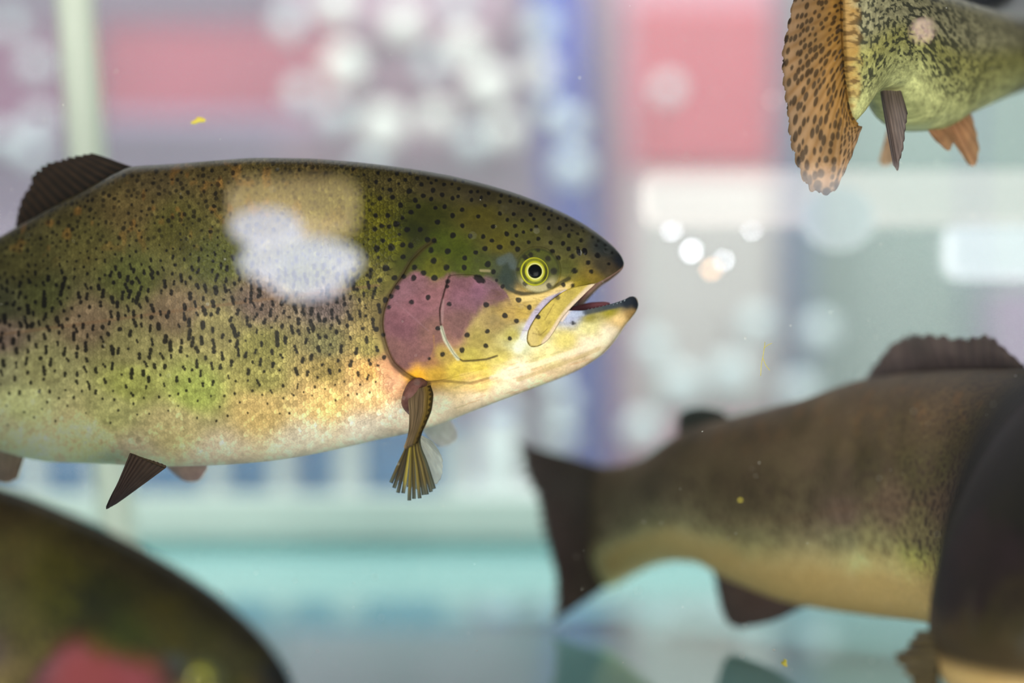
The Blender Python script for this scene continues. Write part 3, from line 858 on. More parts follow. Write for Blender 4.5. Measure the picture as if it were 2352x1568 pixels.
M_TEAL = plain_mat('sill_teal', (176, 226, 224), rough=0.4, noise=0.03)
zf = lambda v, D: CAMZ - (v - CY) / F * D
boxo('rear_sill', -TX + 0.004, TX - 0.004, 1.955, 1.995, zf(1236, 1.955), zf(1140, 1.955), M_SILL, tank, 0.004)
boxo('sill_foot', -TX + 0.004, TX - 0.004, 1.965, 1.995, FLOOR_Z, zf(1236, 1.955), M_TEAL, tank, 0.002)

# pale green upright at the rear left of the tank
m_post, nt, bs, out = new_mat('pale_green_plastic')
bs.inputs['Base Color'].default_value = (*lin((242, 248, 236)), 1)
bs.inputs['Roughness'].default_value = 0.35
_tl = nt.nodes.new('ShaderNodeBsdfTranslucent'); _tl.inputs[0].default_value = (*lin((242, 248, 236)), 1)
_mx = nt.nodes.new('ShaderNodeMixShader'); _mx.inputs[0].default_value = 0.35
nt.links.new(bs.outputs[0], _mx.inputs[1]); nt.links.new(_tl.outputs[0], _mx.inputs[2]); nt.links.new(_mx.outputs[0], out.inputs['Surface'])
zt = TOPZ + 0.02
D = 1.56
cx0 = P(172, 0, D)[0]
slope = 80 / 1000.0
zs = np.linspace(zt, FLOOR_Z, 24)
pp = [(cx0 + (P(0, 0, D)[2] - z) * slope, D, z) for z in zs]
X, Fq = tube(pp, 0.0122, 20)
upr = mesh_obj('upright_tube', X, Fq, m_post, None, loc=(pp[-1]))
tag(upr, 'pale green upright tube standing in the tank behind the large trout', 'tube')

# ------------------------------------------------------------------ shop behind the tank
M_WALL = plain_mat('mauve_wall', (196, 172, 196), rough=0.8, noise=0.10, scale=2.0)
wall = slab('wall_back', -2200, -1600, 4600, 2700, 4.3, 0.1, M_WALL, None, 0)
tag(wall, 'mauve wall far behind the aquarium', None, None, 'structure')

M_RED = plain_mat('dusty_red', (205, 88, 108), rough=0.6, noise=0.12, scale=5)
M_RED2 = plain_mat('bright_red', (228, 92, 104), rough=0.5, noise=0.08, scale=5)
M_MAUVE = plain_mat('dark_mauve', (150, 92, 122), rough=0.7, noise=0.12, scale=5)
M_BLUE = plain_mat('blue_paint', (48, 72, 196), rough=0.5, noise=0.08, scale=5)
M_CREAM = plain_mat('cream_panel', (232, 220, 212), rough=0.5, noise=0.04, scale=5)
M_PINK = plain_mat('pink_panel', (232, 168, 184), rough=0.5, noise=0.06, scale=5)
M_GREENGREY = plain_mat('green_grey', (170, 196, 182), rough=0.6, noise=0.08, scale=4)
M_SLATE = plain_mat('slate_blue', (112, 134, 168), rough=0.6, noise=0.08, scale=5)
M_LILAC = plain_mat('lilac_cloth', (186, 160, 190), rough=0.8, noise=0.12, scale=6)
M_WHITE = plain_mat('white_paint', (236, 240, 236), rough=0.5, noise=0.03, scale=4)
M_CRATE = plain_mat('crate_blue', (60, 134, 190), rough=0.5, noise=0.06, scale=4)


def group_thing(name, u, v, D, label, cat, group=None):
    return empty(name, P(u, v, D), label, cat, group)


# red banner, upper left
t = group_thing('wall_banner', 480, 260, 3.3, 'blurred dusty red banner above the back of the large trout', 'banner')
slab('cloth', 225, 55, 780, 265, 3.3, 0.02, M_RED, t, 0.006)
slab('rail', 215, 30, 800, 58, 3.295, 0.03, M_MAUVE, t, 0.006)
slab('hem', 225, 262, 780, 300, 3.298, 0.025, M_LILAC, t, 0.006)
t = group_thing('mauve_board', 40, 700, 3.5, 'dark mauve board at the far left behind the green tube', 'board')
slab('panel', -420, 60, 205, 300, 3.5, 0.03, M_MAUVE, t, 0.008)
slab('shelf', -420, 300, 215, 330, 3.42, 0.1, M_LILAC, t, 0.006)
slab('lower_panel', -420, 330, 205, 1100, 3.5, 0.03, M_LILAC, t, 0.008)
# pale shelf unit holding the white things
t = group_thing('display_stand', 900, 1050, 3.75, 'pale mauve display stand covered with white blobs', 'stand')
slab('back_board', 640, -160, 1190, 1150, 3.75, 0.03, plain_mat('pale_pink_board', (222, 188, 204), 0.7, noise=0.12, scale=5), t, 0.006)
for vv in (60, 200, 330):
    slab('shelf', 640, vv, 1190, vv + 10, 3.70, 0.05, M_PINK, t, 0.004)
# blue column, leaning slightly
t = group_thing('blue_column', 1260, 1250, 3.35, 'tall blue column behind the head of the large trout', 'column')
slab('shaft', 1195, -300, 1318, 1180, 3.35, 0.06, M_BLUE, t, 0.008, skew=110)
slab('foot', 1215, 1180, 1520, 1290, 3.33, 0.1, M_BLUE, t, 0.008)
# red and cream cabinet
t = group_thing('cabinet', 1600, 1290, 3.15, 'red cabinet with a large cream door right of the trout snout', 'cabinet')
slab('body', 1420, -60, 1790, 1290, 3.18, 0.3, M_PINK, t, 0.01)
slab('header', 1452, 6, 1774, 392, 3.15, 0.03, M_RED2, t, 0.01)
d = slab('door', 1452, 402, 1784, 955, 3.15, 0.03, M_CREAM, t, 0.01)
slab('handle', 1470, 640, 1482, 740, 3.13, 0.02, M_WHITE, d, 0.004)
slab('kick_plate', 1430, 965, 1786, 1075, 3.15, 0.03, plain_mat('rose_red', (224, 128, 150), 0.5), t, 0.008)
t = group_thing('white_panel', 1370, 1200, 3.4, 'pale pinkish panel between the blue column and the red cabinet', 'panel')
slab('sheet', 1300, -200, 1396, 1220, 3.45, 0.02, plain_mat('pale_rose', (226, 196, 204), 0.6), t, 0.006)
slab('edge_trim', 1384, -200, 1396, 1220, 3.43, 0.03, M_PINK, t, 0.004)
# right side: slate column and green-grey partition
t = group_thing('slate_column', 1820, 1250, 3.2, 'slate blue column between cream cabinet and green-grey partition', 'column')
slab('shaft', 1792, 300, 1868, 1250, 3.2, 0.08, M_SLATE, t, 0.01)
slab('cap', 1780, 270, 1880, 302, 3.19, 0.1, M_SLATE, t, 0.006)
t = group_thing('partition', 2200, 1300, 3.5, 'pale green-grey partition at the right behind the other trout', 'partition')
slab('panel', 1840, -300, 2230, 1300, 3.5, 0.03, M_GREENGREY, t, 0.006)
slab('panel', 2240, -300, 2800, 1300, 3.5, 0.03, M_GREENGREY, t, 0.006)
slab('joint_strip', 2226, -300, 2246, 1300, 3.495, 0.04, M_SLATE, t, 0.003)
t = group_thing('lilac_board', 2330, 860, 3.3, 'pale lilac board at the right edge above the dorsal fin', 'board')
slab('panel', 2270, 660, 2700, 880, 3.3, 0.03, M_LILAC, t, 0.006)

# blue crates with white bars behind the sill
def crate(u0, u1, label):
    t = group_thing('crate', (u0 + u1) / 2, 1140, 2.2, label, 'crate', 'blue crates with white bars behind the tank')
    slab('back', u0, 970, u1, 1140, 2.225, 0.02, M_CRATE, t, 0.003)
    slab('top_rail', u0, 962, u1, 985, 2.2, 0.02, M_CRATE, t, 0.003)
    return t
crates = [crate(-60, 330, 'blue crate with white bars under the tail end of the large trout'),
          crate(335, 690, 'blue crate with white bars behind the pelvic fin of the large trout'),
          crate(695, 1075, 'blue crate with white bars behind the pectoral fin of the large trout')]
for (u0, u1, k) in [(48, 92, 0), (205, 262, 0), (470, 512, 1), (622, 668, 1), (770, 832, 2), (1020, 1070, 2)]:
    slab('bar', u0, 985, u1, 1143, 2.2, 0.025, M_WHITE, crates[k], 0.004)
t = group_thing('water_jug', 1150, 1140, 2.3, 'blue and white jug standing right of the blue crates', 'jug')
def lathe(name, cx, cy, prof, mat, parent=None, seg=28, loc=None):
    a = np.linspace(0, 2 * math.pi, seg, endpoint=False)
    pr = np.array(prof, float)
    X = np.stack([cx + pr[:, :1] * np.cos(a), cy + pr[:, :1] * np.sin(a), np.repeat(pr[:, 1:], seg, 1)], -1).reshape(-1, 3)
    return mesh_obj(name, X, grid_quads(len(pr), seg, True), mat, parent, loc=loc)
jx, jy = P(1145, 0, 2.34)[0], 2.34
jz = lambda v: zf(v, 2.34)
lathe('body', jx, jy, [(0.001, jz(1142)), (0.018, jz(1142)), (0.02, jz(1120)), (0.02, jz(1010)), (0.014, jz(985)), (0.008, jz(970)), (0.008, jz(950)), (0.001, jz(950))], M_WHITE, t)
lathe('cap', jx, jy, [(0.001, jz(938)), (0.0095, jz(938)), (0.0095, jz(954)), (0.001, jz(954))], M_BLUE, t)
t = group_thing('back_shelf', 1176, 1145, 2.3, 'long white ledge carrying the blue crates behind the tank', 'ledge')
slab('board', -300, 1150, 2700, 1172, 2.16, 0.3, M_WHITE, t, 0.004)
slab('apron', -300, 1173, 2700, 1400, 2.2, 0.02, M_SILL, t, 0.004)

# round white lights, far out of focus
M_BULB = plain_mat('white_bulb', (255, 252, 242), rough=0.4, emit=0.45, noise=0.0)
M_BULBC = plain_mat('cool_bulb', (236, 248, 248), rough=0.4, emit=0.25, noise=0.0)
M_SOCK = plain_mat('bulb_socket', (190, 180, 184), rough=0.5)
ORD = ['leftmost', 'second from the left', 'third from the left', 'fourth from the left', 'fifth from the left', 'sixth from the left', 'seventh from the left', 'eighth from the left',
       'ninth from the left', 'tenth from the left', 'eleventh from the left', 'twelfth from the left', 'sixth from the right', 'fifth from the right', 'fourth from the right',
       'third from the right', 'second from the right', 'rightmost']
def backing(u):
    for lim, d in ((215, 3.5), (640, 3.3), (1190, 3.75), (1300, 3.36), (1418, 3.45), (1788, 3.16), (1868, 3.2)):
        if u < lim: return d
    return 3.5
def bulb(u, v, D, rpx, label, group, mat):
    c = P(u, v, D)
    r = rpx * D / F
    e = empty('globe_lamp', c, label, 'lamp', group)
    th = np.linspace(0, math.pi, 13)
    lathe('globe', c[0], c[1], [(max(1e-4, r * math.sin(a)), c[2] + r * math.cos(a)) for a in th], mat, e, 20)
    Xs, Fs = tube([(c[0], c[1] + r * 0.8, c[2]), (c[0], (c[1] + backing(u)) / 2, c[2]), (c[0], backing(u) - 0.0005, c[2])], [r * 0.3, r * 0.22, r * 0.3], 10)
    mesh_obj('stem', Xs, Fs, M_SOCK, e)
def bulbs(items, D, where, group, pick):
    items = sorted(items)
    n = len(items)
    for k, (u, v, r) in enumerate(items):
        o = ORD[k] if k < min(n - 1, 12) and k < n - 6 else ORD[len(ORD) - (n - k)]
        if n <= 6: o = ORD[k] if k < n - 1 else 'rightmost'
        bulb(u, v, D, r, 'round pale lamp out of focus ' + where + ', ' + o, group, pick(r))
bulbs([(770, 12, 38), (925, 55, 40), (1065, 105, 40), (790, 150, 46), (990, 150, 26), (1120, 195, 46), (690, 215, 30), (880, 290, 48), (770, 265, 32), (1000, 270, 36), (1160, 300, 34),
       (845, 385, 30), (660, 55, 30), (1050, 8, 26), (1085, 325, 32), (1245, 60, 32), (1242, 160, 34), (1262, 250, 26)], 2.95, 'above the trout back',
      'blurred white lamps above the trout back', lambda r: M_BULB if r > 33 else M_BULBC)
bulbs([(80, 150, 28), (88, 278, 28), (8, 320, 30), (72, 352, 28), (22, 60, 24)], 2.95, 'left of the green tube', 'blurred pale lamps left of the green tube', lambda r: M_BULBC)
bulbs([(1478, 990, 44), (1315, 385, 38), (1290, 925, 34), (1284, 1000, 36), (1150, 960, 44), (1272, 850, 28), (1312, 285, 30), (1535, 205, 28), (1740, 745, 36),
       (1680, 860, 44), (1565, 885, 44), (1885, 760, 36), (1838, 900, 40), (1500, 800, 34)], 2.85, 'around the trout jaw', 'blurred pale lamps around the trout jaw', lambda r: M_BULBC)

# ------------------------------------------------------------------ lamps on the photographer's side, seen mirrored in the front pane
def Q(u, v, Dv):
    """point whose mirror image in the front pane appears at (u,v) with distance Dv"""
    p = P(u, v, Dv)
    return (p[0], 2 * (GLASS_Y - 0.003) - Dv, p[2])

def glow_mat(name, rgb, s):
    m, nt, bs, out = new_mat(name)
    bs.inputs['Base Color'].default_value = (*lin(rgb), 1)
    bs.inputs['Emission Color'].default_value = (*lin(rgb), 1)
    bs.inputs['Emission Strength'].default_value = s
    return m

DV = 1.52
def mirrored_box(name, u0, v0, u1, v1, mat, parent, thick=0.03, bev=0.012, Dv=DV):
    a, b = Q(u0, v1, Dv), Q(u1, v0, Dv)
    vs, fs = box_arr(a[0], b[0], a[1] - thick, a[1], a[2], b[2], bev)
    return mesh_obj(name, vs, fs, mat, parent, smoothed=False)

def mirrored_ball(name, u, v, ru, rv, mat, parent=None, Dv=DV, loc=None):
    c = Q(u, v, Dv)
    th = np.linspace(0, math.pi, 14); a = np.linspace(0, 2 * math.pi, 28, endpoint=False)
    TH, A = np.meshgrid(th, a, indexing='ij')
    X = np.stack([c[0] + ru * Dv / F * np.sin(TH) * np.cos(A), c[1] + 0.6 * rv * Dv / F * np.sin(TH) * np.sin(A), c[2] + rv * Dv / F * np.cos(TH)], -1).reshape(-1, 3)
    return mesh_obj(name, X, grid_quads(14, 28, True), mat, parent, loc=loc)

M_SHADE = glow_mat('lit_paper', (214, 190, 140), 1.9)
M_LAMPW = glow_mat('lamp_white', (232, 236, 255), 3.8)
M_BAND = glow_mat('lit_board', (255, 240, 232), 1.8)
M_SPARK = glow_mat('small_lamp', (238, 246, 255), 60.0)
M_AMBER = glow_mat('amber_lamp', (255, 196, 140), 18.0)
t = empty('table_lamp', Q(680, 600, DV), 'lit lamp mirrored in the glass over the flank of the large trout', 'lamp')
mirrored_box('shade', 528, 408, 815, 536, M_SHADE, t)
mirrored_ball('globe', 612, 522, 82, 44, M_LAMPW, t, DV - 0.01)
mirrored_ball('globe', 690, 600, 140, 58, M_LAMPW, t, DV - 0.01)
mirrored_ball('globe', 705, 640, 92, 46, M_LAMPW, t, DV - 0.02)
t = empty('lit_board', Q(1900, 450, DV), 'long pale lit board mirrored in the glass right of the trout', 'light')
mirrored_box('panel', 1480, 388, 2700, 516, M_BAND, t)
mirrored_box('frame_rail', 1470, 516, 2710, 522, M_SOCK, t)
for (u, v, r, m, lb) in [(1803, 478, 16, M_SPARK, 'brightest small white lamp mirrored on the pale band'), (1542, 524, 9, M_SPARK, 'small white lamp mirrored left below the pale band'),
                      (1588, 576, 8, M_SPARK, 'small bluish white lamp mirrored right of the trout snout'), (1727, 526, 6, M_SPARK, 'small white lamp mirrored under the pale band edge'),
                      (1662, 598, 5, M_SPARK, 'tiny white lamp mirrored beside the amber glow'), (1634, 618, 10, M_AMBER, 'amber lamp mirrored right of the trout snout'),
                      (1775, 230, 9, M_BAND, 'small pale lamp mirrored beside the spotted tail fin'), (2120, 70, 10, glow_mat('rosy_lamp', (255, 214, 204), 18.0), 'rosy lamp mirrored on the upper right trout')]:
    o = mirrored_ball('small_lamp', u, v, r, r, m, None, 1.6, loc=Q(u, v, 1.6))
    tag(o, lb, 'lamp')
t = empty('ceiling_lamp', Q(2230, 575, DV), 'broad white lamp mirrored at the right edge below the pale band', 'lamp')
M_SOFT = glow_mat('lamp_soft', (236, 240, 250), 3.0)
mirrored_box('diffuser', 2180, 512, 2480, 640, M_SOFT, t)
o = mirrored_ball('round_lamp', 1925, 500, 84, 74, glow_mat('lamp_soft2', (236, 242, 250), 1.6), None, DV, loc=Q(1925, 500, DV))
tag(o, 'soft round white lamp mirrored under the pale band', 'lamp')

# ------------------------------------------------------------------ trout
M_SKIN = skin_mat('trout_skin', 0.45, 0.10, 1400, 0.12)
M_SKIN_DARK = skin_mat('trout_skin_dark', 0.55, 0.06, 500, 0.2)
M_FIN = fin_mat('fin', 0.25, 0.0)
M_FIN_PALE = fin_mat('fin_pale', 0.5, 0.45)
M_FIN_THIN = fin_mat('fin_thin', 0.55, 0.08)
m_eye, nt, bs, out = new_mat('eye_gloss')
at = nt.nodes.new('ShaderNodeAttribute'); at.attribute_name = 'Col'
nt.links.new(at.outputs['Color'], bs.inputs['Base Color'])
bs.inputs['Roughness'].default_value = 0.2
bs.inputs['Specular IOR Level'].default_value = 0.06
M_EYE = m_eye
M_TOOTH = plain_mat('tooth', (170, 182, 192), 0.3)

PAINT = make_paint(3)
def paint_main(u, v):
    # the flank stands nearer than the midline the chart was measured on
    k = 1 + surface_y(u, v, TOP_CAN, BOT_CAN, pchip([(p[0], p[1]) for p in W_CAN])) * smooth(1400, 1250, u) / F
    return PAINT.sample(PAINT.col, CX + (u - CX) * k, CY + (v - CY) * k)
height_main = lambda u, v: PAINT.sample(PAINT.height, u, v)


def eye_parts(parent, center, right, up, outv, px, tone=1.0, skin=None):
    """eye: socket dome with iris and pupil as its pieces"""
    def c_socket(r, a):
        base = lin((70, 73, 28)); dark = lin((62, 66, 28)); pale = lin((190, 176, 132))
        lowr = smooth(-0.1, -0.9, np.sin(a)) * smooth(0.45, 0.72, r) * smooth(0.98, 0.82, r)
        c = base[None] * (0.7 + 0.6 * fbm(a * 3, r * 5, 2, 3))[:, None]
        k = smooth(0.82, 1.0, r)[:, None]
        c = c * (1 - k) + dark[None] * k
        k = (0.75 * smooth(0.80, 0.87, r) * smooth(0.95, 0.89, r) * smooth(-0.5, 0.5, np.sin(a)))[:, None]
        c = c * (1 - k) + lin((38, 44, 24))[None] * k
        c = c * (1 - 0.8 * lowr[:, None]) + pale[None] * 0.8 * lowr[:, None]
        for (sr, sa, ss) in [(0.86, 3.1, 0.16), (0.76, -2.35, 0.2), (0.74, 2.35, 0.2), (0.70, 2.0, 0.18), (0.64, 0.85, 0.2), (0.66, -0.05, 0.24), (0.84, 1.55, 0.16), (0.78, -0.95, 0.2)]:
            d = np.hypot(r * np.cos(a) - sr * math.cos(sa), r * np.sin(a) - sr * math.sin(sa))
            q = (smooth(ss * 0.75, ss * 0.5, d) * 0.85)[:, None]
            c = c * (1 - q) + lin((24, 22, 20))[None] * q
        if skin is not None:
            k = smooth(0.84, 0.98, r)[:, None]
            c = c * (1 - k) + skin(r, a) * k
        return c * tone

    def c_iris(r, a):
        gold = lin((172, 170, 42)); olive = lin((76, 80, 30)); pale = lin((226, 222, 150))
        n = fbm(a * 4, r * 3, 9, 3)
        n = n * 0.4
        c = olive[None] * (1 - n[:, None]) + gold[None] * n[:, None]
        k = (smooth(0.50, 0.60, r) * smooth(0.76, 0.64, r))[:, None]
        c = c * (1 - k) + gold[None] * k
        k2 = (smooth(0.88, 0.92, r) * smooth(1.0, 0.95, r))[:, None]
        c = c * (1 - k2) + gold[None] * k2
        k3 = (smooth(0.50, 0.53, r) * smooth(0.58, 0.545, r))[:, None]
        c = c * (1 - k3) + pale[None] * k3
        k4 = (smooth(0.66, 0.72, r) * smooth(0.92, 0.86, r) * np.maximum(smooth(0.55, 0.9, np.cos(a + 0.15)), smooth(0.5, 0.9, -np.cos(a - 0.1))))[:, None]
        c = c * (1 - 0.75 * k4) + lin((48, 48, 26))[None] * 0.75 * k4
        return c * tone
    c = np.array(center, float); o = np.array(outv, float)
    e = dome('eye', c, right, up, outv, 55 * px, 6 * px, M_SKIN, parent, c_socket, 26, 72)
    off = -np.array(right) * 8 * px - np.array(up) * 3 * px
    dome('iris', c + off + o * 4.0 * px, right, up, outv, 33 * px, 6 * px, M_EYE, e, c_iris, 24, 72)
    dome('pupil', c + off + o * 8.1 * px, right, up, outv, 16 * px, 3.4 * px, M_EYE, e, lambda r, a: np.repeat(lin((6, 8, 10))[None], len(r), 0), 12, 48, ex=1.0)
    return e


# ---- the large trout in focus
top_m = pchip([(-1085, 694), (-1050, 690), (-700, 660), (-400, 620), (-150, 585), (0, 548), (60, 515), (130, 475), (210, 432), (270, 400), (310, 384)] + HEAD_TOP)
bot_m = pchip([(-1085, 876), (-1050, 880), (-700, 915), (-400, 970), (-150, 1006), (0, 1032), (64, 1050), (123, 1060), (214, 1063), (300, 1067)] + HEAD_BOT)
IMG_U = pchip([(-1085, -492), (-1050, -480), (-700, -390), (-400, -265), (-150, -112), (0, 0), (100, 100), (400, 400), (1466, 1466)])
DEP = pchip([(-1085, 1.438), (-1050, 1.43), (-700, 1.345), (-400, 1.27), (-150, 1.21), (0, 1.178), (150, 1.152), (300, 1.135), (500, 1.122), (800, 1.118), (1466, 1.112)])
PXM = 1.115 / F


def place_main(u, v, y):
    d = DEP(u)
    iu = IMG_U(u)
    x = (iu - CX) / F * d + np.maximum(y, 0) * PXM * 0.30
    # where the body bends away its flank turns with it
    ang = np.clip((d - 1.15) * 2.0, 0, 0.6)
    x = x - np.abs(np.minimum(y, 0)) * PXM * ang * 0.5
    z = CAMZ - (v - CY) / F * d
    return np.stack([x, d + y * PXM, z], -1)


main = empty('trout', tuple(place_main(np.array([400.0]), np.array([1070.0]), np.array([0.0]))[0]),
             'large sharp rainbow trout with open mouth and pink cheek facing right', 'fish')
cols_u = np.concatenate([np.arange(-1085, -1050, 5), np.arange(-1050, -40, 12), np.arange(-40, 1303, 1.6)])
WM = pchip([(p[0], p[1]) for p in W_CAN])
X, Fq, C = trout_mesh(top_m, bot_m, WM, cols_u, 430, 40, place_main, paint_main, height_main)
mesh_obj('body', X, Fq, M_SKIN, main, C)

# plates of the head
gill_lift = lambda u, v: 6.0 * smooth(1050, 930, u) + 2.5 * smooth(820, 870, v) - 1.2 * smooth(1060, 1150, u) - 1.2 * smooth(640, 580, v)
g = patch('gill_cover', GILL, top_m, bot_m, WM, place_main, paint_main, M_SKIN, main, gill_lift, 70, 260, shrink=1.026)
cheek_lift = lambda u, v: 4.5 + 4.5 * smooth(1120, 1030, u) - 7.0 * smooth(1110, 1180, u) - 3.5 * smooth(690, 635, v)
patch('cheek_plate', CHEEK, top_m, bot_m, WM, place_main, paint_main, M_SKIN, g, cheek_lift, 50, 200, shrink=1.025)


def paint_max(u, v):
    c = np.repeat(lin((186, 164, 78))[None], len(u), 0)
    n = fbm(u / 14, v / 14, 12, 3)
    c = c * (0.65 + 0.7 * n)[:, None]
    k = smooth(1250, 1215, u - (v - 760) * 0.3)[:, None]
    c = c * (1 - k * 0.6) + lin((214, 190, 128))[None] * k * 0.6
    d = poly_dist(MAXILLA[8:17], u, v)
    k = (smooth(3.6, 0.8, d) * 0.8)[:, None]
    c = c * (1 - k) + lin((58, 48, 22))[None] * k
    d = poly_dist(MAXILLA[2:9], u, v)
    k = (smooth(13, 5, d) * 0.8)[:, None]
    c = c * (1 - k) + lin((220, 196, 176))[None] * k
    d = np.hypot(u - 1279, v - 685); k = (smooth(7, 4, d) * 0.7)[:, None]
    c = c * (1 - k) + lin((40, 30, 30))[None] * k
    d = np.hypot((u - 1235), (v - 729)); k = (smooth(6, 4.4, d) * 0.95)[:, None]
    c = c * (1 - k) + lin((24, 20, 18))[None] * k
    for line in ([(1222, 765), (1240, 770), (1256, 755)], [(1230, 755), (1244, 772)], [(1270, 700), (1250, 735)]):
        d = poly_dist(line, u, v); k = (smooth(1.8, 0.6, d) * 0.45)[:, None]
        c = c * (1 - k) + lin((104, 80, 34))[None] * k
    return np.clip(c, 0.002, 0.9)


W_ALL = pchip([(p[0], p[1]) for p in W_CAN] + [(1330, 92), (1366, 80), (1400, 70)])
top_x = pchip([(400, 378), (1000, 398), (1200, 450), (1300, 493), (1380, 545)])
bot_x = pchip([(400, 1070), (1000, 975), (1200, 898), (1300, 862), (1380, 830)])
patch('jaw_plate', MAXILLA, top_x, bot_x, W_ALL, place_main, paint_max, M_SKIN, main, lambda u, v: 5.0 - 4.5 * smooth(1300, 1340, u), 30, 180, shrink=1.014)

# eye
ec = np.array([1234.0, 624.0])
yy = float(surface_y(np.array([ec[0]]), np.array([ec[1]]), top_m, bot_m, WM)[0])
du = (place_main(np.array([ec[0] + 20]), np.array([ec[1]]), -surface_y(np.array([ec[0] + 20]), np.array([ec[1]]), top_m, bot_m, WM))
      - place_main(np.array([ec[0] - 20]), np.array([ec[1]]), -surface_y(np.array([ec[0] - 20]), np.array([ec[1]]), top_m, bot_m, WM)))[0]
dv = (place_main(np.array([ec[0]]), np.array([ec[1] - 20]), -surface_y(np.array([ec[0]]), np.array([ec[1] - 20]), top_m, bot_m, WM))
      - place_main(np.array([ec[0]]), np.array([ec[1] + 20]), -surface_y(np.array([ec[0]]), np.array([ec[1] + 20]), top_m, bot_m, WM)))[0]
du /= np.linalg.norm(du); dv -= du * (dv @ du); dv /= np.linalg.norm(dv)
ou = np.cross(du, dv); ou = ou if ou[1] < 0 else -ou
ctr = place_main(np.array([ec[0]]), np.array([ec[1]]), np.array([-yy]))[0]
eye_parts(main, ctr - ou * 0.5 * PXM, du, dv, ou, PXM, 1.0, lambda r, a: paint_main(ec[0] + 55 * r * np.cos(a), ec[1] - 55 * r * np.sin(a)))
# the other eye
c2 = place_main(np.array([ec[0]]), np.array([ec[1]]), np.array([yy]))[0]
eye_parts(main, c2, du * np.array([1, -1, 1]), dv * np.array([1, -1, 1]), ou * np.array([1, -1, 1]), PXM)

# nostril: two dark pits with a flap between
def surf_pt(u, v, extra=0.0):
    y = float(surface_y(np.array([u]), np.array([v]), top_x if u > 1303 else top_m, bot_x if u > 1303 else bot_m, W_ALL)[0]) if u <= 1303 else \
        float(W_UP(u)) * abs(math.cos(math.asin(max(-1, min(1, 1 - (v - float(top_m(u))) / max(1e-3, float(LIP_U(u) - top_m(u))) * 1.15))))) ** PROF
    return place_main(np.array([float(u)]), np.array([float(v)]), np.array([-(y + extra)]))[0]
for (u, v, r) in ((1327, 583, 9.0), (1340, 581, 9.5)):
    dome('nostril', surf_pt(u, v, 0.6), du, dv, ou, r * PXM, 1.6 * PXM, M_EYE, main, lambda rr, a: np.repeat(lin((14, 13, 14))[None], len(rr), 0) * (0.6 + rr[:, None]), 8, 24, ex=0.75)
Xn, Fn = tube([surf_pt(1331, 576, 3), surf_pt(1333, 582, 4.5), surf_pt(1332, 589, 3)], [0.6 * PXM, 1.6 * PXM, 0.6 * PXM], 8)
mesh_obj('nostril_flap', Xn, Fn, M_SKIN, main, np.repeat(lin((120, 118, 110))[None], len(Xn), 0))

# teeth on the rim of the lower jaw
for k in range(11):
    u = 1346 + k * 8.6
    yl = float(W_LOW(u)) * 0.93
    b0 = place_main(np.array([u]), np.array([float(LIP_L(u)) + 3.5]), np.array([-(yl + 2.0)]))[0]
    b1 = place_main(np.array([u + 3.5]), np.array([float(LIP_L(u)) - 2.6]), np.array([-(yl - 0.5)]))[0]
    Xt, Ft = tube([b0, (b0 + b1) / 2, b1], [1.0 * PXM, 0.7 * PXM, 0.2 * PXM], 6)
    mesh_obj('tooth', Xt, Ft, M_TOOTH, main)
# tongue
tp = [place_main(np.array([u]), np.array([v]), np.array([4.0]))[0] for (u, v) in ((1312, 715), (1335, 709), (1360, 703), (1385, 699), (1400, 697))]
Xt, Ft = tube(path_pts(tp, 14), np.interp(np.linspace(0, 1, 14), [0, 0.5, 0.9, 1], [10, 10, 6, 2]) * PXM, 14)
mesh_obj('tongue', Xt, Ft, M_SKIN, main, np.repeat(lin((134, 82, 90))[None], len(Xt), 0))

# fins
def PM(u, v, dz=0.0):
    """photo point at the main trout's own distance"""
    d = float(DEP(u if u > 0 else u * 1.5)) + dz
    return P(u, v, d)
fin_mesh('dorsal_fin', [PM(318, 386), PM(285, 398), PM(245, 418), PM(195, 446), PM(140, 480), PM(95, 508), PM(48, 542)],
         [PM(205, 362), PM(120, 381), PM(84, 400), PM(72, 414), PM(70, 428), PM(54, 455), PM(40, 495), PM(36, 530)], M_FIN, main,
         fin_color((22, 19, 14), (42, 34, 29), (60, 45, 32), 5, 0.6), 15, 130, 44, 0.0014, 0.00012, 0.05, 4, bend=(0, 0, 0.0024))
# near pelvic, far pelvic, anal
fin_mesh('pelvic_fin', [PM(300, 1040, -0.045), PM(345, 1058, -0.045), PM(382, 1072, -0.04)], [PM(243, 1170, -0.05), PM(246, 1168, -0.045), PM(262, 1158, -0.04)], M_FIN, main,
         fin_color((110, 88, 74), (74, 58, 62), (60, 46, 46), 8, 0.5), 9, 50, 40, 0.0016, 0.0005, 0.02, 5)
fin_mesh('pelvic_fin', [PM(375, 1062, 0.03), PM(420, 1064, 0.03), PM(470, 1062, 0.03)], [PM(398, 1086, 0.045), PM(435, 1108, 0.045), PM(452, 1106, 0.045), PM(478, 1074, 0.04)], M_FIN, main,
         fin_color((214, 176, 160), (206, 170, 165), (160, 120, 110), 9, 0.4), 9, 40, 20, 0.0012, 0.0004, 0.03, 6)
fin_mesh('anal_fin', [PM(58, 1040), PM(20, 1025), PM(-40, 1006), PM(-90, 990)], [PM(40, 1100, 0.02), PM(10, 1112, 0.03), PM(-40, 1096, 0.05), PM(-100, 1050, 0.07)], M_FIN, main,
         fin_color((206, 170, 140), (168, 130, 110), (150, 112, 96), 10, 0.4), 10, 50, 30, 0.0014, 0.0004, 0.03, 7)
tb = place_main(np.array([-1045.0] * 3), np.array([700.0, 785.0, 870.0]), np.zeros(3))
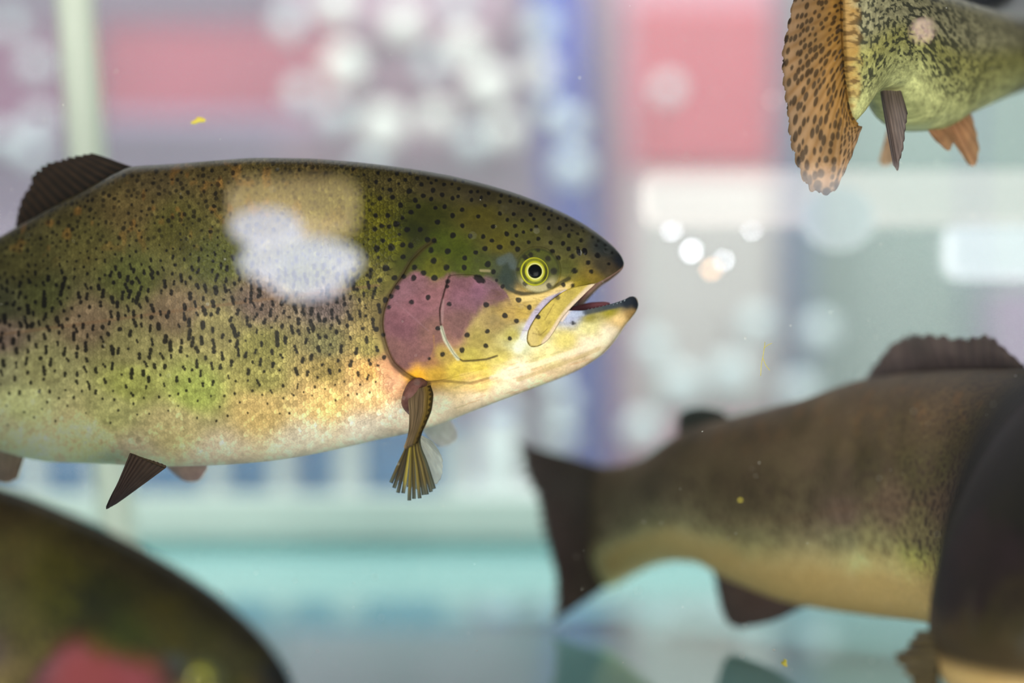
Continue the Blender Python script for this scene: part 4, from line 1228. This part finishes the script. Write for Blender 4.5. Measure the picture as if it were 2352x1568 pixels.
fin_mesh('tail_fin', tb, [tb[0] + np.array([-0.055, 0.075, 0.075]), tb[1] + np.array([-0.035, 0.045, 0.0]), tb[2] + np.array([-0.055, 0.075, -0.075])], M_FIN, main,
         fin_color((70, 64, 40), (80, 66, 48), (50, 44, 34), 11, 0.5), 18, 60, 24, 0.0016, 0.0005, 0.05, 8)
fin_mesh('adipose_fin', place_main(np.array([-640.0, -700, -760]), np.array([662.0, 668, 674]), np.zeros(3)), place_main(np.array([-730.0, -770, -790]), np.array([600.0, 610, 640]), np.zeros(3)), M_FIN, main,
         fin_color((60, 56, 34), (66, 58, 40), (50, 44, 34), 12, 0.2), 4, 24, 14, 0.003, 0.0, 0.0, 9)

# near pectoral fin: fleshy base, rays as pieces of their own, thin membrane
ZP = -0.036
def PP(u, v, dz=0.0):
    return np.array(P(u, v, 1.118 + ZP + dz))
secs = [  # left and right edge of the folded fin, top to bottom
    ((944, 898), (990, 884), 0.004), ((940, 925), (996, 908), -0.002), ((942, 952), (993, 936), -0.006), ((942, 980), (981, 968), -0.009), ((938, 1006), (966, 1000), -0.012), ((930, 1030), (960, 1016), -0.014)]
tipsL = [(898, 1108), (905, 1120), (914, 1131), (926, 1132), (940, 1149), (951, 1145), (964, 1144), (973, 1136), (981, 1135), (990, 1129), (997, 1122)]
blade_b = [PP(*s[0], s[2]) for s in secs]; blade_t = [PP(*s[1], s[2] - 0.004) for s in secs]
pect = fin_mesh('pectoral_fin', blade_b, blade_t, M_FIN, main,
    lambda a, b, ray: np.clip((lin((116, 98, 74))[None] * (1 - smooth(0.55, 0.8, b))[:, None] + lin((120, 98, 40))[None] * smooth(0.55, 0.8, b)[:, None])
         * (0.25 + 1.6 * fbm(b * 26, a * 3, 3, 2))[:, None] * (1 - 0.86 * (smooth(0.84, 0.92, b + 0.04 * np.sin(a * 70)))[:, None])
         * (1 + 0.9 * smooth(0.75, 0.95, a) * smooth(0.6, 0.3, b))[:, None], 0.002, 0.9), 5, 110, 60, 0.0016, 0.0, 0.0, 3, bend=(0, -0.004, 0))
# fleshy root
rp = [PP(974, 874, 0.010), PP(956, 888, 0.004), PP(942, 910, 0.002), PP(937, 930, 0.004), PP(941, 950, 0.008)]
Xr, Fr = tube(path_pts(rp, 18), np.interp(np.linspace(0, 1, 18), [0, 0.35, 0.7, 1], [11, 20, 16, 3]) * PXM, 16)
mesh_obj('fin_root', Xr, Fr, M_SKIN, pect, np.clip(lin((104, 70, 64))[None] * (0.5 + 1.0 * fbm(Xr[:, 0] * 700, Xr[:, 2] * 700, 3, 3))[:, None], 0, 1))
ray_cols = [(120, 104, 62), (92, 80, 52), (84, 74, 56), (196, 180, 84), (150, 134, 66), (112, 98, 54), (164, 146, 74), (104, 92, 58), (150, 132, 76), (120, 106, 66), (98, 100, 80)]
for i, (tu, tv) in enumerate(tipsL):
    f = i / (len(tipsL) - 1)
    w = (932 + 32 * f, 1028 - 16 * f)
    m = (943 + 36 * f, 975 - 8 * f)
    ctrl = [PP(*m, -0.008), PP(*w, -0.012), PP((w[0] * 0.55 + tu * 0.45), (w[1] * 0.55 + tv * 0.45), -0.015), PP(tu, tv, -0.016 + 0.004 * abs(f - 0.5))]
    pts = path_pts(ctrl, 22)
    wd = np.interp(np.linspace(0, 1, 22), [0, 0.3, 0.75, 1], [1.2, 1.8, 3.6, 4.2]) * PXM
    # flattened ray: ribbon with thickness
    tdir = np.gradient(pts, axis=0); tdir /= np.linalg.norm(tdir, axis=1, keepdims=True)
    side = np.cross(tdir, np.array([0, 1.0, 0])); side /= np.linalg.norm(side, axis=1, keepdims=True)
    a = np.linspace(0, 2 * math.pi, 10, endpoint=False)
    Xq = pts[:, None] + side[:, None] * (np.cos(a)[None, :, None] * wd[:, None, None]) + np.array([0, 1.0, 0]) * (np.sin(a)[None, :, None] * 0.8 * PXM)
    ss = np.repeat(np.linspace(0, 1, 22)[:, None], 10, 1); ca = np.repeat(np.cos(a)[None], 22, 0)
    c0 = lin(ray_cols[i]); ct_ = lin((112, 118, 104))
    cc = c0[None, None] * (1 - smooth(0.8, 1.0, ss)[..., None]) + ct_ * smooth(0.8, 1.0, ss)[..., None]
    cc = cc * (0.55 + 0.75 * smooth(-0.9, 0.4, ca * (1 if i % 2 else -1)))[..., None]
    mesh_obj('fin_ray', Xq.reshape(-1, 3), grid_quads(22, 10, True), M_FIN_THIN, pect, np.clip(cc.reshape(-1, 3), 0, 0.9))
fin_mesh('membrane', [PP(940, 1024, -0.010), PP(950, 1018, -0.010), PP(962, 1012, -0.010)], [PP(906, 1100, -0.011), PP(930, 1118, -0.011), PP(955, 1128, -0.011), PP(985, 1118, -0.011)], M_FIN_PALE, pect,
         fin_color((190, 176, 110), (190, 190, 150), (140, 124, 70), 14, 0.4), 10, 60, 20, 0.0004, 0.0001, 0.06, 3)
fin_mesh('pale_membrane', [PP(958, 1010, -0.006), PP(962, 1006, -0.006), PP(968, 1000, -0.004)], [PP(992, 1120, -0.006), PP(1008, 1108, -0.005), PP(1017, 1086, -0.004), PP(1018, 1062, -0.003), PP(1008, 1034, 0.0), PP(992, 1012, 0.002)], M_FIN_PALE, pect,
         fin_color((226, 222, 200), (222, 228, 222), (240, 238, 220), 15, 0.3), 9, 60, 24, 0.0004, 0.0001, 0.02, 3)
FD = 0.03
fin_mesh('pectoral_fin', [P(962, 975, 1.118 + FD), P(990, 968, 1.118 + FD), P(1015, 958, 1.118 + FD)], [P(985, 1008, 1.16), P(1012, 1026, 1.165), P(1040, 1018, 1.165), P(1052, 1000, 1.165), P(1040, 972, 1.16), P(1028, 955, 1.155)], M_FIN_PALE, main,
         fin_color((206, 206, 180), (222, 214, 206), (170, 176, 150), 16, 0.3), 8, 50, 24, 0.001, 0.0003, 0.02, 3)


# ---- path-built trout: chart bent along a swimming line in plan
def make_path_place(stations):
    """stations: (chart u, photo u, distance); returns place() with flanks square to the line"""
    st_ = np.array(stations, float)
    xs = (st_[:, 1] - CX) / F * st_[:, 2]
    fx, fy = pchip(list(zip(st_[:, 0], xs))), pchip(list(zip(st_[:, 0], st_[:, 2])))

    def base(u):
        e = 2.0
        x, y = fx(u), fy(u)
        # tangent over a long chord keeps the bend smooth
        e = 60.0
        tx, ty = fx(u + e) - fx(u - e), fy(u + e) - fy(u - e)
        L = np.hypot(tx, ty) + 1e-9
        return x, y, tx / L, ty / L

    def place(u, v, y, scale):
        x, d, tx, ty = base(u)
        # near flank is on the right of the heading
        nx, ny = ty, -tx
        return np.stack([x + nx * (-y) * scale, d + ny * (-y) * scale, CAMZ - (v - CY) / F * d], -1)
    return place, fx, fy


def remap_paint(pt, top, bot, gain, mix=None, tint=(1, 1, 1)):
    def f(u, v):
        t, b = top(u), bot(u)
        s = np.clip((v - t) / np.maximum(b - t, 1e-3), 0, 1)
        vc = TOP_CAN(u) + s * (BOT_CAN(u) - TOP_CAN(u))
        c = pt.sample(pt.col, u, vc) * gain * np.array(tint)
        if mix is not None:
            c = mix(u, s, c)
        return np.clip(c, 0.002, 0.9)
    return f


# mouth outlines must follow each trout's own profile: keep the chart's head and warp whole chart heights instead
def warp(top_i, bot_i):
    """chart v -> photo v for a trout whose back and belly follow top_i / bot_i"""
    def g(u, v):
        s = (v - TOP_CAN(u)) / np.maximum(BOT_CAN(u) - TOP_CAN(u), 1e-3)
        return top_i(u) + s * (bot_i(u) - top_i(u))
    return g


COLS_LO = np.arange(-1085, 1303, 5.0)


def other_trout(name, stations, tops, bots, scale, paint_fn, mat, loc_u, label, amp=0.0, roll=0.0, cols=COLS_LO, near=150, far=60, wmul=1.0):
    place0, fx, fy = make_path_place(stations)
    ti, bi = pchip(tops), pchip(bots)
    wv = warp(ti, bi)
    def pl(u, v, y):
        X = place0(u, wv(u, v), y, scale)
        if roll:                                     # the front half leans over
            zm = CAMZ - (1250 - CY) / F * X[..., 1]
            X[..., 0] += (X[..., 2] - zm) * roll * smooth(150, 600, u)
        return X
    o = empty(name, tuple(pl(np.array([float(loc_u)]), np.array([float(BOT_CAN(loc_u))]), np.array([0.0]))[0]), label, 'fish')
    wf = pchip([(p[0], p[1] * wmul) for p in W_CAN])
    X, Fq, C = trout_mesh(TOP_CAN, BOT_CAN, wf, cols, near, far, pl, paint_fn, height_main if amp else None, 30, amp=amp)
    mesh_obj('body', X, Fq, mat, o, C)
    return o, pl, wf


def plain_eye(o, pl, wf, px, tone):
    for sgn in (-1, 1):
        y = float(surface_y(np.array([1236.0]), np.array([621.0]), TOP_CAN, BOT_CAN, wf)[0]) * sgn
        A = lambda u, v: pl(np.array([float(u)]), np.array([float(v)]), np.array([y]))[0]
        r = A(1256, 621) - A(1216, 621); r /= np.linalg.norm(r)
        up = np.array([0, 0, 1.0]); up = up - r * (up @ r); up /= np.linalg.norm(up)
        ov = np.cross(r, up)
        mid = pl(np.array([1236.0]), np.array([621.0]), np.array([0.0]))[0]
        if ov @ (A(1236, 621) - mid) < 0: ov = -ov
        eye_parts(o, A(1236, 621), r, up, ov, px, tone)


# lower right trout: tail at the left, body curling toward the camera
SC_C = 0.00026
tops_C = [(-1085, 1068), (-1050, 1068), (-900, 1064), (-760, 1046), (-640, 1012), (-520, 976), (-400, 952), (-250, 918), (-77, 868), (120, 850), (430, 845), (700, 850), (900, 860), (1200, 950), (1466, 1080)]
bots_C = [(-1085, 1352), (-1050, 1352), (-900, 1322), (-760, 1297), (-640, 1288), (-520, 1292), (-400, 1335), (-250, 1385), (-77, 1412), (120, 1430), (430, 1490), (700, 1570), (900, 1610), (1200, 1640), (1466, 1600)]
st_C = [(-1085, 1372, 1.455), (-1050, 1385, 1.45), (-760, 1500, 1.405), (-520, 1620, 1.365), (-250, 1850, 1.31), (-77, 2020, 1.27), (120, 2180, 1.215), (300, 2310, 1.155), (430, 2400, 1.11), (650, 2445, 1.03), (890, 2445, 0.94), (1200, 2590, 0.88), (1466, 2780, 0.86)]
PAINT_O = make_paint(21)
def mix_C(u, s, c):
    n = fbm(u / 60, s * 6, 31, 3)
    tone = lin((120, 96, 80))
    k = (0.45 * smooth(0.78, 0.6, s))[:, None]
    c = c * (1 - k) + tone[None] * k * (0.5 + n)[:, None]
    pale = lin((236, 196, 128))
    k = (0.95 * smooth(0.66, 0.84, s + 0.06 * (n - 0.5)) * smooth(-1060, -900, u))[:, None]
    c = c * (1 - k) + pale[None] * k
    k = (0.93 * smooth(230, 480, u) * smooth(0.91, 0.84, s))[:, None]  # shade on the front half painted into the skin as near-black
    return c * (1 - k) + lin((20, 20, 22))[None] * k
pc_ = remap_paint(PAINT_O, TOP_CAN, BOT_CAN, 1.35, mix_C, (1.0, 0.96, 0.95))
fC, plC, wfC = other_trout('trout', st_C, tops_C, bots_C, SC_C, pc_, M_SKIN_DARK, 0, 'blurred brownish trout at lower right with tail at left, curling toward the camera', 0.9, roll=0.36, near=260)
plain_eye(fC, plC, wfC, SC_C * 0.9, 0.5)
def PC(u, v, D): return P(u, v, D)
fin_mesh('tail_fin', [PC(1400, 1075, 1.445), PC(1385, 1140, 1.448), PC(1380, 1215, 1.45), PC(1385, 1290, 1.45), PC(1405, 1340, 1.445)],
         [PC(1176, 1012, 1.47), PC(1192, 1078, 1.465), PC(1226, 1150, 1.46), PC(1240, 1215, 1.45), PC(1258, 1280, 1.435), PC(1272, 1350, 1.415), PC(1264, 1434, 1.395)], M_FIN, fC,
         fin_color((104, 92, 80), (132, 110, 108), (84, 72, 72), 22, 0.5), 18, 80, 30, 0.002, 0.0008, 0.06, 12)
fin_mesh('adipose_fin', [PC(1690, 985, 1.35), PC(1650, 1000, 1.36), PC(1600, 1020, 1.37)], [PC(1660, 945, 1.35), PC(1610, 935, 1.36), PC(1562, 950, 1.37), PC(1556, 985, 1.37), PC(1575, 1015, 1.37)], M_FIN, fC,
         fin_color((66, 66, 60), (84, 88, 84), (70, 70, 62), 23, 0.2), 5, 40, 20, 0.005, 0.0, 0.0, 13)
fin_mesh('dorsal_fin', [PC(2352, 880, 1.16), PC(2260, 890, 1.20), PC(2150, 900, 1.24), PC(2050, 910, 1.26), PC(1970, 915, 1.285)],
         [PC(2352, 836, 1.16), PC(2295, 785, 1.18), PC(2268, 764, 1.19), PC(2200, 770, 1.21), PC(2110, 760, 1.23), PC(2078, 768, 1.25), PC(2035, 800, 1.26), PC(2000, 850, 1.275), PC(1975, 895, 1.285)], M_FIN, fC,
         fin_color((76, 66, 70), (108, 94, 90), (82, 70, 74), 24, 0.5), 16, 90, 36, 0.002, 0.0008, 0.06, 14)
fin_mesh('anal_fin', [PC(1888, 1365, 1.30), PC(1800, 1335, 1.325), PC(1720, 1300, 1.345), PC(1636, 1278, 1.365)],
         [PC(1868, 1384, 1.30), PC(1836, 1398, 1.31), PC(1757, 1433, 1.33), PC(1690, 1442, 1.345), PC(1668, 1428, 1.355), PC(1642, 1320, 1.37)], M_FIN, fC,
         fin_color((150, 114, 104), (112, 96, 96), (124, 104, 92), 25, 0.4), 11, 70, 30, 0.003, 0.0008, 0.02, 15)
# pectoral fin of the same trout, fanned out to the left
rt = [PC(2160, 1452, 0.945), PC(2160, 1495, 0.94), PC(2155, 1540, 0.935), PC(2155, 1580, 0.93)]
pc_f = fin_mesh('pectoral_fin', rt, [PC(2100, 1452, 0.96), PC(2082, 1485, 0.955), PC(2048, 1514, 0.945), PC(2080, 1552, 0.94), PC(2100, 1605, 0.935)], M_FIN, fC,
         fin_color((92, 80, 54), (74, 64, 50), (128, 112, 74), 26, 0.85), 7, 90, 30, 0.002, 0.0014, 0.12, 16)

# bottom left trout: near the front pane, out of focus
ANG = math.radians(18.0)
DE = 0.86
def place_E(u, v, y):
    a, b = u - 1225.0, v - 620.0
    iu = 470 + a * math.cos(ANG) - b * math.sin(ANG)
    iv = 1540 + a * math.sin(ANG) + b * math.cos(ANG)
    px = DE / F
    d = DE + 0.10 * smooth(600, -1050, u)
    return np.stack([(iu - CX) * px, d + y * px, CAMZ - (iv - CY) * px], -1)
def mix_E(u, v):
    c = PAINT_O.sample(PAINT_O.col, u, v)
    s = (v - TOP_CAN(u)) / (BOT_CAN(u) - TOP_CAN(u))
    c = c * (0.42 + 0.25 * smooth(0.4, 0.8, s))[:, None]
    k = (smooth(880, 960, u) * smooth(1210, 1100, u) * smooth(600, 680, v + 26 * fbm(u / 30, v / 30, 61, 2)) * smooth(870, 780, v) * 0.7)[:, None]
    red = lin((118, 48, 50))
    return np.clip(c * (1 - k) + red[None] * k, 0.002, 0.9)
fE = empty('trout', tuple(place_E(np.array([500.0]), np.array([1067.0]), np.array([0.0]))[0]), 'dark blurred trout head with red cheek in the bottom left corner', 'fish')
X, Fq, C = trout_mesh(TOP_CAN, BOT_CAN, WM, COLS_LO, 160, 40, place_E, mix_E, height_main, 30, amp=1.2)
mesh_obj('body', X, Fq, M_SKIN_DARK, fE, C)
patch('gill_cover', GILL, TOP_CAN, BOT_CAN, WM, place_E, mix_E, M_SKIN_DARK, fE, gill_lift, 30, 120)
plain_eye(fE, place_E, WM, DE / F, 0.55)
Eb = lambda u, v, y=0.0: place_E(np.array([float(u)]), np.array([float(v)]), np.array([float(y)]))[0]
fin_mesh('dorsal_fin', [Eb(310, 388), Eb(150, 405), Eb(30, 422)], [Eb(290, 380), Eb(180, 280), Eb(60, 300), Eb(0, 400)], M_FIN, fE, fin_color((40, 36, 28), (50, 42, 36), (60, 50, 36), 31, 0.5), 14, 50, 20)
fin_mesh('pectoral_fin', [Eb(965, 890, -130), Eb(985, 905, -130), Eb(1000, 925, -125)], [Eb(820, 940, -190), Eb(830, 990, -190), Eb(880, 1010, -180)], M_FIN, fE, fin_color((90, 76, 50), (80, 66, 50), (120, 104, 66), 32, 0.6), 9, 40, 20)
fin_mesh('tail_fin', [Eb(-1045, 650), Eb(-1045, 745), Eb(-1045, 840)], [Eb(-1330, 500), Eb(-1250, 745), Eb(-1330, 990)], M_FIN, fE, fin_color((70, 64, 40), (80, 66, 48), (50, 44, 34), 33, 0.5), 16, 50, 20)

# upper right trout: spotted tail at the left, swimming away to the right
SC_B = 0.00024
st_B = [(-1085, 1926, 1.072), (-1050, 1935, 1.075), (-900, 1975, 1.085), (-700, 2040, 1.11), (-450, 2120, 1.155), (-150, 2215, 1.225), (200, 2330, 1.32), (700, 2480, 1.46), (1466, 2680, 1.70)]
tops_B = [(-1085, -50), (-1050, -50), (-900, -60), (-700, -40), (-450, -15), (-250, 12), (-100, 26), (60, 8), (200, -20), (700, -40), (1466, 40)]
bots_B = [(-1085, 292), (-1050, 292), (-960, 270), (-880, 228), (-800, 203), (-720, 205), (-640, 250), (-560, 290), (-470, 302), (-350, 276), (-150, 240), (60, 210), (200, 190), (700, 190), (1466, 150)]
def mix_B(u, s, c):
    n = fbm(u / 26, s * 22, 41, 3)
    base = lin((146, 142, 84))[None] * (1 - smooth(0.5, 0.95, s))[:, None] + lin((188, 190, 130))[None] * smooth(0.5, 0.95, s)[:, None]
    grey = lin((142, 136, 120)); k0 = (0.6 * smooth(0.55, 0.35, s))[:, None]
    base = base * (1 - k0) + grey[None] * k0
    k = (smooth(0.50, 0.60, fbm(u / 13, s * 40, 43, 3)) * smooth(0.92, 0.7, s) * smooth(-100, -700, u) * 0.9)[:, None]
    n3 = fbm(u / 7, s * 60, 45, 3)
    c2 = base * (0.5 + 1.0 * n)[:, None] * (0.55 + 0.9 * n3)[:, None]
    c2 = c2 * (1 - k) + lin((44, 46, 40))[None] * k
    tl = (0.7 * smooth(-1030, -1075, u + 40 * (n - 0.5)))[:, None]
    c2 = c2 * (1 - tl) + lin((178, 132, 62))[None] * tl * (1 - 0.6 * k)
    far = smooth(-330, 60, u)[:, None]  # shadow over the front part painted in as dark olive
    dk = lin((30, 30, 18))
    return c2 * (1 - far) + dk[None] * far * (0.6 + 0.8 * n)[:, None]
pb_ = remap_paint(PAINT_O, TOP_CAN, BOT_CAN, 1.0, mix_B)
fB, plB, wfB = other_trout('trout', st_B, tops_B, bots_B, SC_B, pb_, M_SKIN, 0, 'green-yellow trout at upper right with spotted orange tail fin', 1.0, near=220)
plain_eye(fB, plB, wfB, SC_B * 0.9, 0.6)
def tail_spots(a, b):
    rows, steps = 30, 13
    jit = np.random.RandomState(51).rand(64, 40, 3)
    out = np.zeros(a.shape)
    i0 = np.floor(a * rows).astype(int)
    for di in (-1, 0, 1):
        i = np.clip(i0 + di, 0, 63)
        off = jit[i, 0, 0]
        j0 = np.floor(b * steps + off).astype(int)
        for dj in (-1, 0, 1):
            j = np.clip(j0 + dj, 0, 39)
            cu = (i + 0.5 + 0.5 * (jit[i, j, 0] - 0.5)) / rows
            cb = (j + 0.5 - off + 0.5 * (jit[i, j, 1] - 0.5)) / steps
            rad = 0.16 + 0.32 * jit[i, j, 2]
            d = np.hypot((a - cu) * rows / 0.9, (b - cb) * steps / 1.25)
            out = np.maximum(out, smooth(rad + 0.12, rad - 0.12, d) * (jit[i, j, 2] > 0.3))
    return np.clip(out * 0.75 + 0.45 * smooth(0.9, 0.97, b) + 0.35 * smooth(0.16, 0.0, b), 0, 0.9)
fin_mesh('tail_fin', [P(1932, -70, 1.069), P(1934, 60, 1.067), P(1937, 140, 1.066), P(1944, 210, 1.066), P(1954, 262, 1.066), P(1968, 288, 1.066)],
         [P(1850, -110, 1.10), P(1806, 60, 1.09), P(1794, 150, 1.085), P(1808, 290, 1.08), P(1828, 380, 1.08), P(1860, 440, 1.08), P(1905, 450, 1.075), P(1946, 385, 1.07), P(1980, 290, 1.07)], M_FIN_THIN, fB,
         fin_color((196, 146, 60), (206, 172, 138), (170, 124, 66), 52, 0.5, tail_spots), 22, 260, 90, 0.0014, 0.0003, 0.03, 22)
fin_mesh('anal_fin', [P(2020, 172, 1.12), P(2038, 158, 1.125), P(2056, 160, 1.13)], [P(2055, 388, 1.065), P(2060, 396, 1.068), P(2068, 376, 1.07), P(2084, 262, 1.085)], M_FIN, fB,
         fin_color((140, 122, 112), (160, 142, 138), (84, 74, 76), 53, 0.5), 7, 60, 40, 0.0022, 0.0003, 0.03, 23)
fin_mesh('pelvic_fin', [P(2122, 286, 1.14), P(2160, 268, 1.15), P(2212, 236, 1.16)], [P(2150, 322, 1.15), P(2182, 348, 1.15), P(2194, 318, 1.155), P(2220, 368, 1.16), P(2236, 388, 1.165), P(2250, 350, 1.165), P(2226, 246, 1.165)], M_FIN_THIN, fB,
         fin_color((206, 148, 104), (222, 180, 136), (170, 124, 92), 54, 0.5), 10, 70, 30, 0.0016, 0.0006, 0.03, 24)
fin_mesh('pelvic_fin', [P(2040, 292, 1.20), P(2054, 302, 1.20), P(2066, 308, 1.20)], [P(2018, 372, 1.21), P(2030, 384, 1.21), P(2046, 380, 1.21), P(2058, 372, 1.21)], M_FIN_THIN, fB,
         fin_color((206, 172, 140), (206, 180, 150), (170, 130, 100), 55, 0.4), 7, 40, 20, 0.0014, 0.0005, 0.03, 25)
fin_mesh('dorsal_fin', [P(2330, 12, 1.32), P(2260, 14, 1.27), P(2170, 4, 1.20)], [P(2320, -120, 1.33), P(2250, -130, 1.28), P(2180, -60, 1.22)], M_FIN, fB,
         fin_color((60, 62, 72), (70, 72, 84), (50, 52, 62), 56, 0.4), 12, 50, 20, 0.002, 0.0006, 0.03, 26)

# ------------------------------------------------------------------ small things adrift in the water
M_SPECK = plain_mat('speck', (240, 238, 226), rough=0.5, noise=0.1, scale=200)
rng = np.random.RandomState(77)
VV, FF = [], []
tet = np.array([[1, 0, 0], [-0.6, 0.8, 0], [-0.6, -0.8, 0.1], [0.1, 0, 0.7], [0, 0.1, -0.7]])
tf = [[0, 1, 3], [1, 2, 3], [2, 0, 3], [1, 0, 4], [2, 1, 4], [0, 2, 4]]
nsp = 420
for k in range(nsp):
    D = rng.uniform(0.80, 1.35) if rng.rand() < 0.4 else rng.uniform(0.94, 1.05)
    u, v = rng.uniform(-60, 2410), rng.uniform(-40, 1560)
    c = np.array(P(u, v, D))
    r = (1.2 + 2.2 * rng.rand() ** 3) * D / F
    th = rng.uniform(0, 6.28, 2)
    Rm = np.array([[math.cos(th[0]), 0, math.sin(th[0])], [0, 1, 0], [-math.sin(th[0]), 0, math.cos(th[0])]])
    st3 = np.array([rng.uniform(0.7, 1.5), 0.7, rng.uniform(0.6, 1.0)])
    VV.append(c + (tet * st3 * r) @ Rm.T); FF += [[i + 5 * k for i in f] for f in tf]
o = mesh_obj('suspended_specks', np.vstack(VV), np.array(FF), M_SPECK, None)
tag(o, 'tiny pale specks drifting in the water', 'specks', None, 'stuff')

M_FLAKE = plain_mat('yellow_flake', (206, 190, 74), rough=0.5, noise=0.2, scale=300)
def flake(u, v, D, L, Wd, rot, label):
    c = np.array(P(u, v, D)); px = D / F
    n = 12
    a = np.linspace(0, 2 * math.pi, n, endpoint=False)
    rr = 1 + 0.25 * np.sin(3 * a + u) + 0.15 * np.sin(5 * a)
    x, z = np.cos(a) * rr * L / 2, np.sin(a) * rr * Wd / 2
    X = np.stack([x * math.cos(rot) - z * math.sin(rot), np.zeros(n), x * math.sin(rot) + z * math.cos(rot)], 1) * px
    top_ = c + X + np.array([0, -1.0 * px, 0]); bt = c + X * 0.9 + np.array([0, 1.0 * px, 0])
    vs = np.vstack([top_, bt]); fs = [list(range(n)), list(range(2 * n - 1, n - 1, -1))] + [[i, (i + 1) % n + 0, (i + 1) % n + n, i + n] for i in range(n)]
    o = mesh_obj('food_flake', vs, fs, M_FLAKE, None, loc=tuple(c))
    tag(o, label, 'flake')
flake(456, 277, 1.14, 34, 13, 0.25, 'yellow food flake floating above the back of the large trout')
flake(1802, 1522, 1.05, 13, 17, 0.2, 'small yellow flake floating near the bottom right of the tank')
flake(1700, 1148, 1.0, 9, 6, 0.2, 'tiny yellow flake in front of the brownish trout flank')
# yellow weed fibre
fb = empty('weed_fibre', P(1752, 830, 1.09), 'thin yellow forked weed fibre floating right of the trout jaw', 'fibre')
for nm, pts in (('strand', [(1757, 785), (1754, 810), (1749, 835), (1747, 863)]), ('side_strand', [(1752, 822), (1760, 840), (1768, 850)]), ('side_strand', [(1754, 800), (1764, 792), (1773, 788)])):
    Xt, Ft = tube(path_pts([P(u, v, 1.09) for u, v in pts], 14), 0.75 * 1.09 / F, 6)
    mesh_obj(nm, Xt, Ft, M_FLAKE, fb)
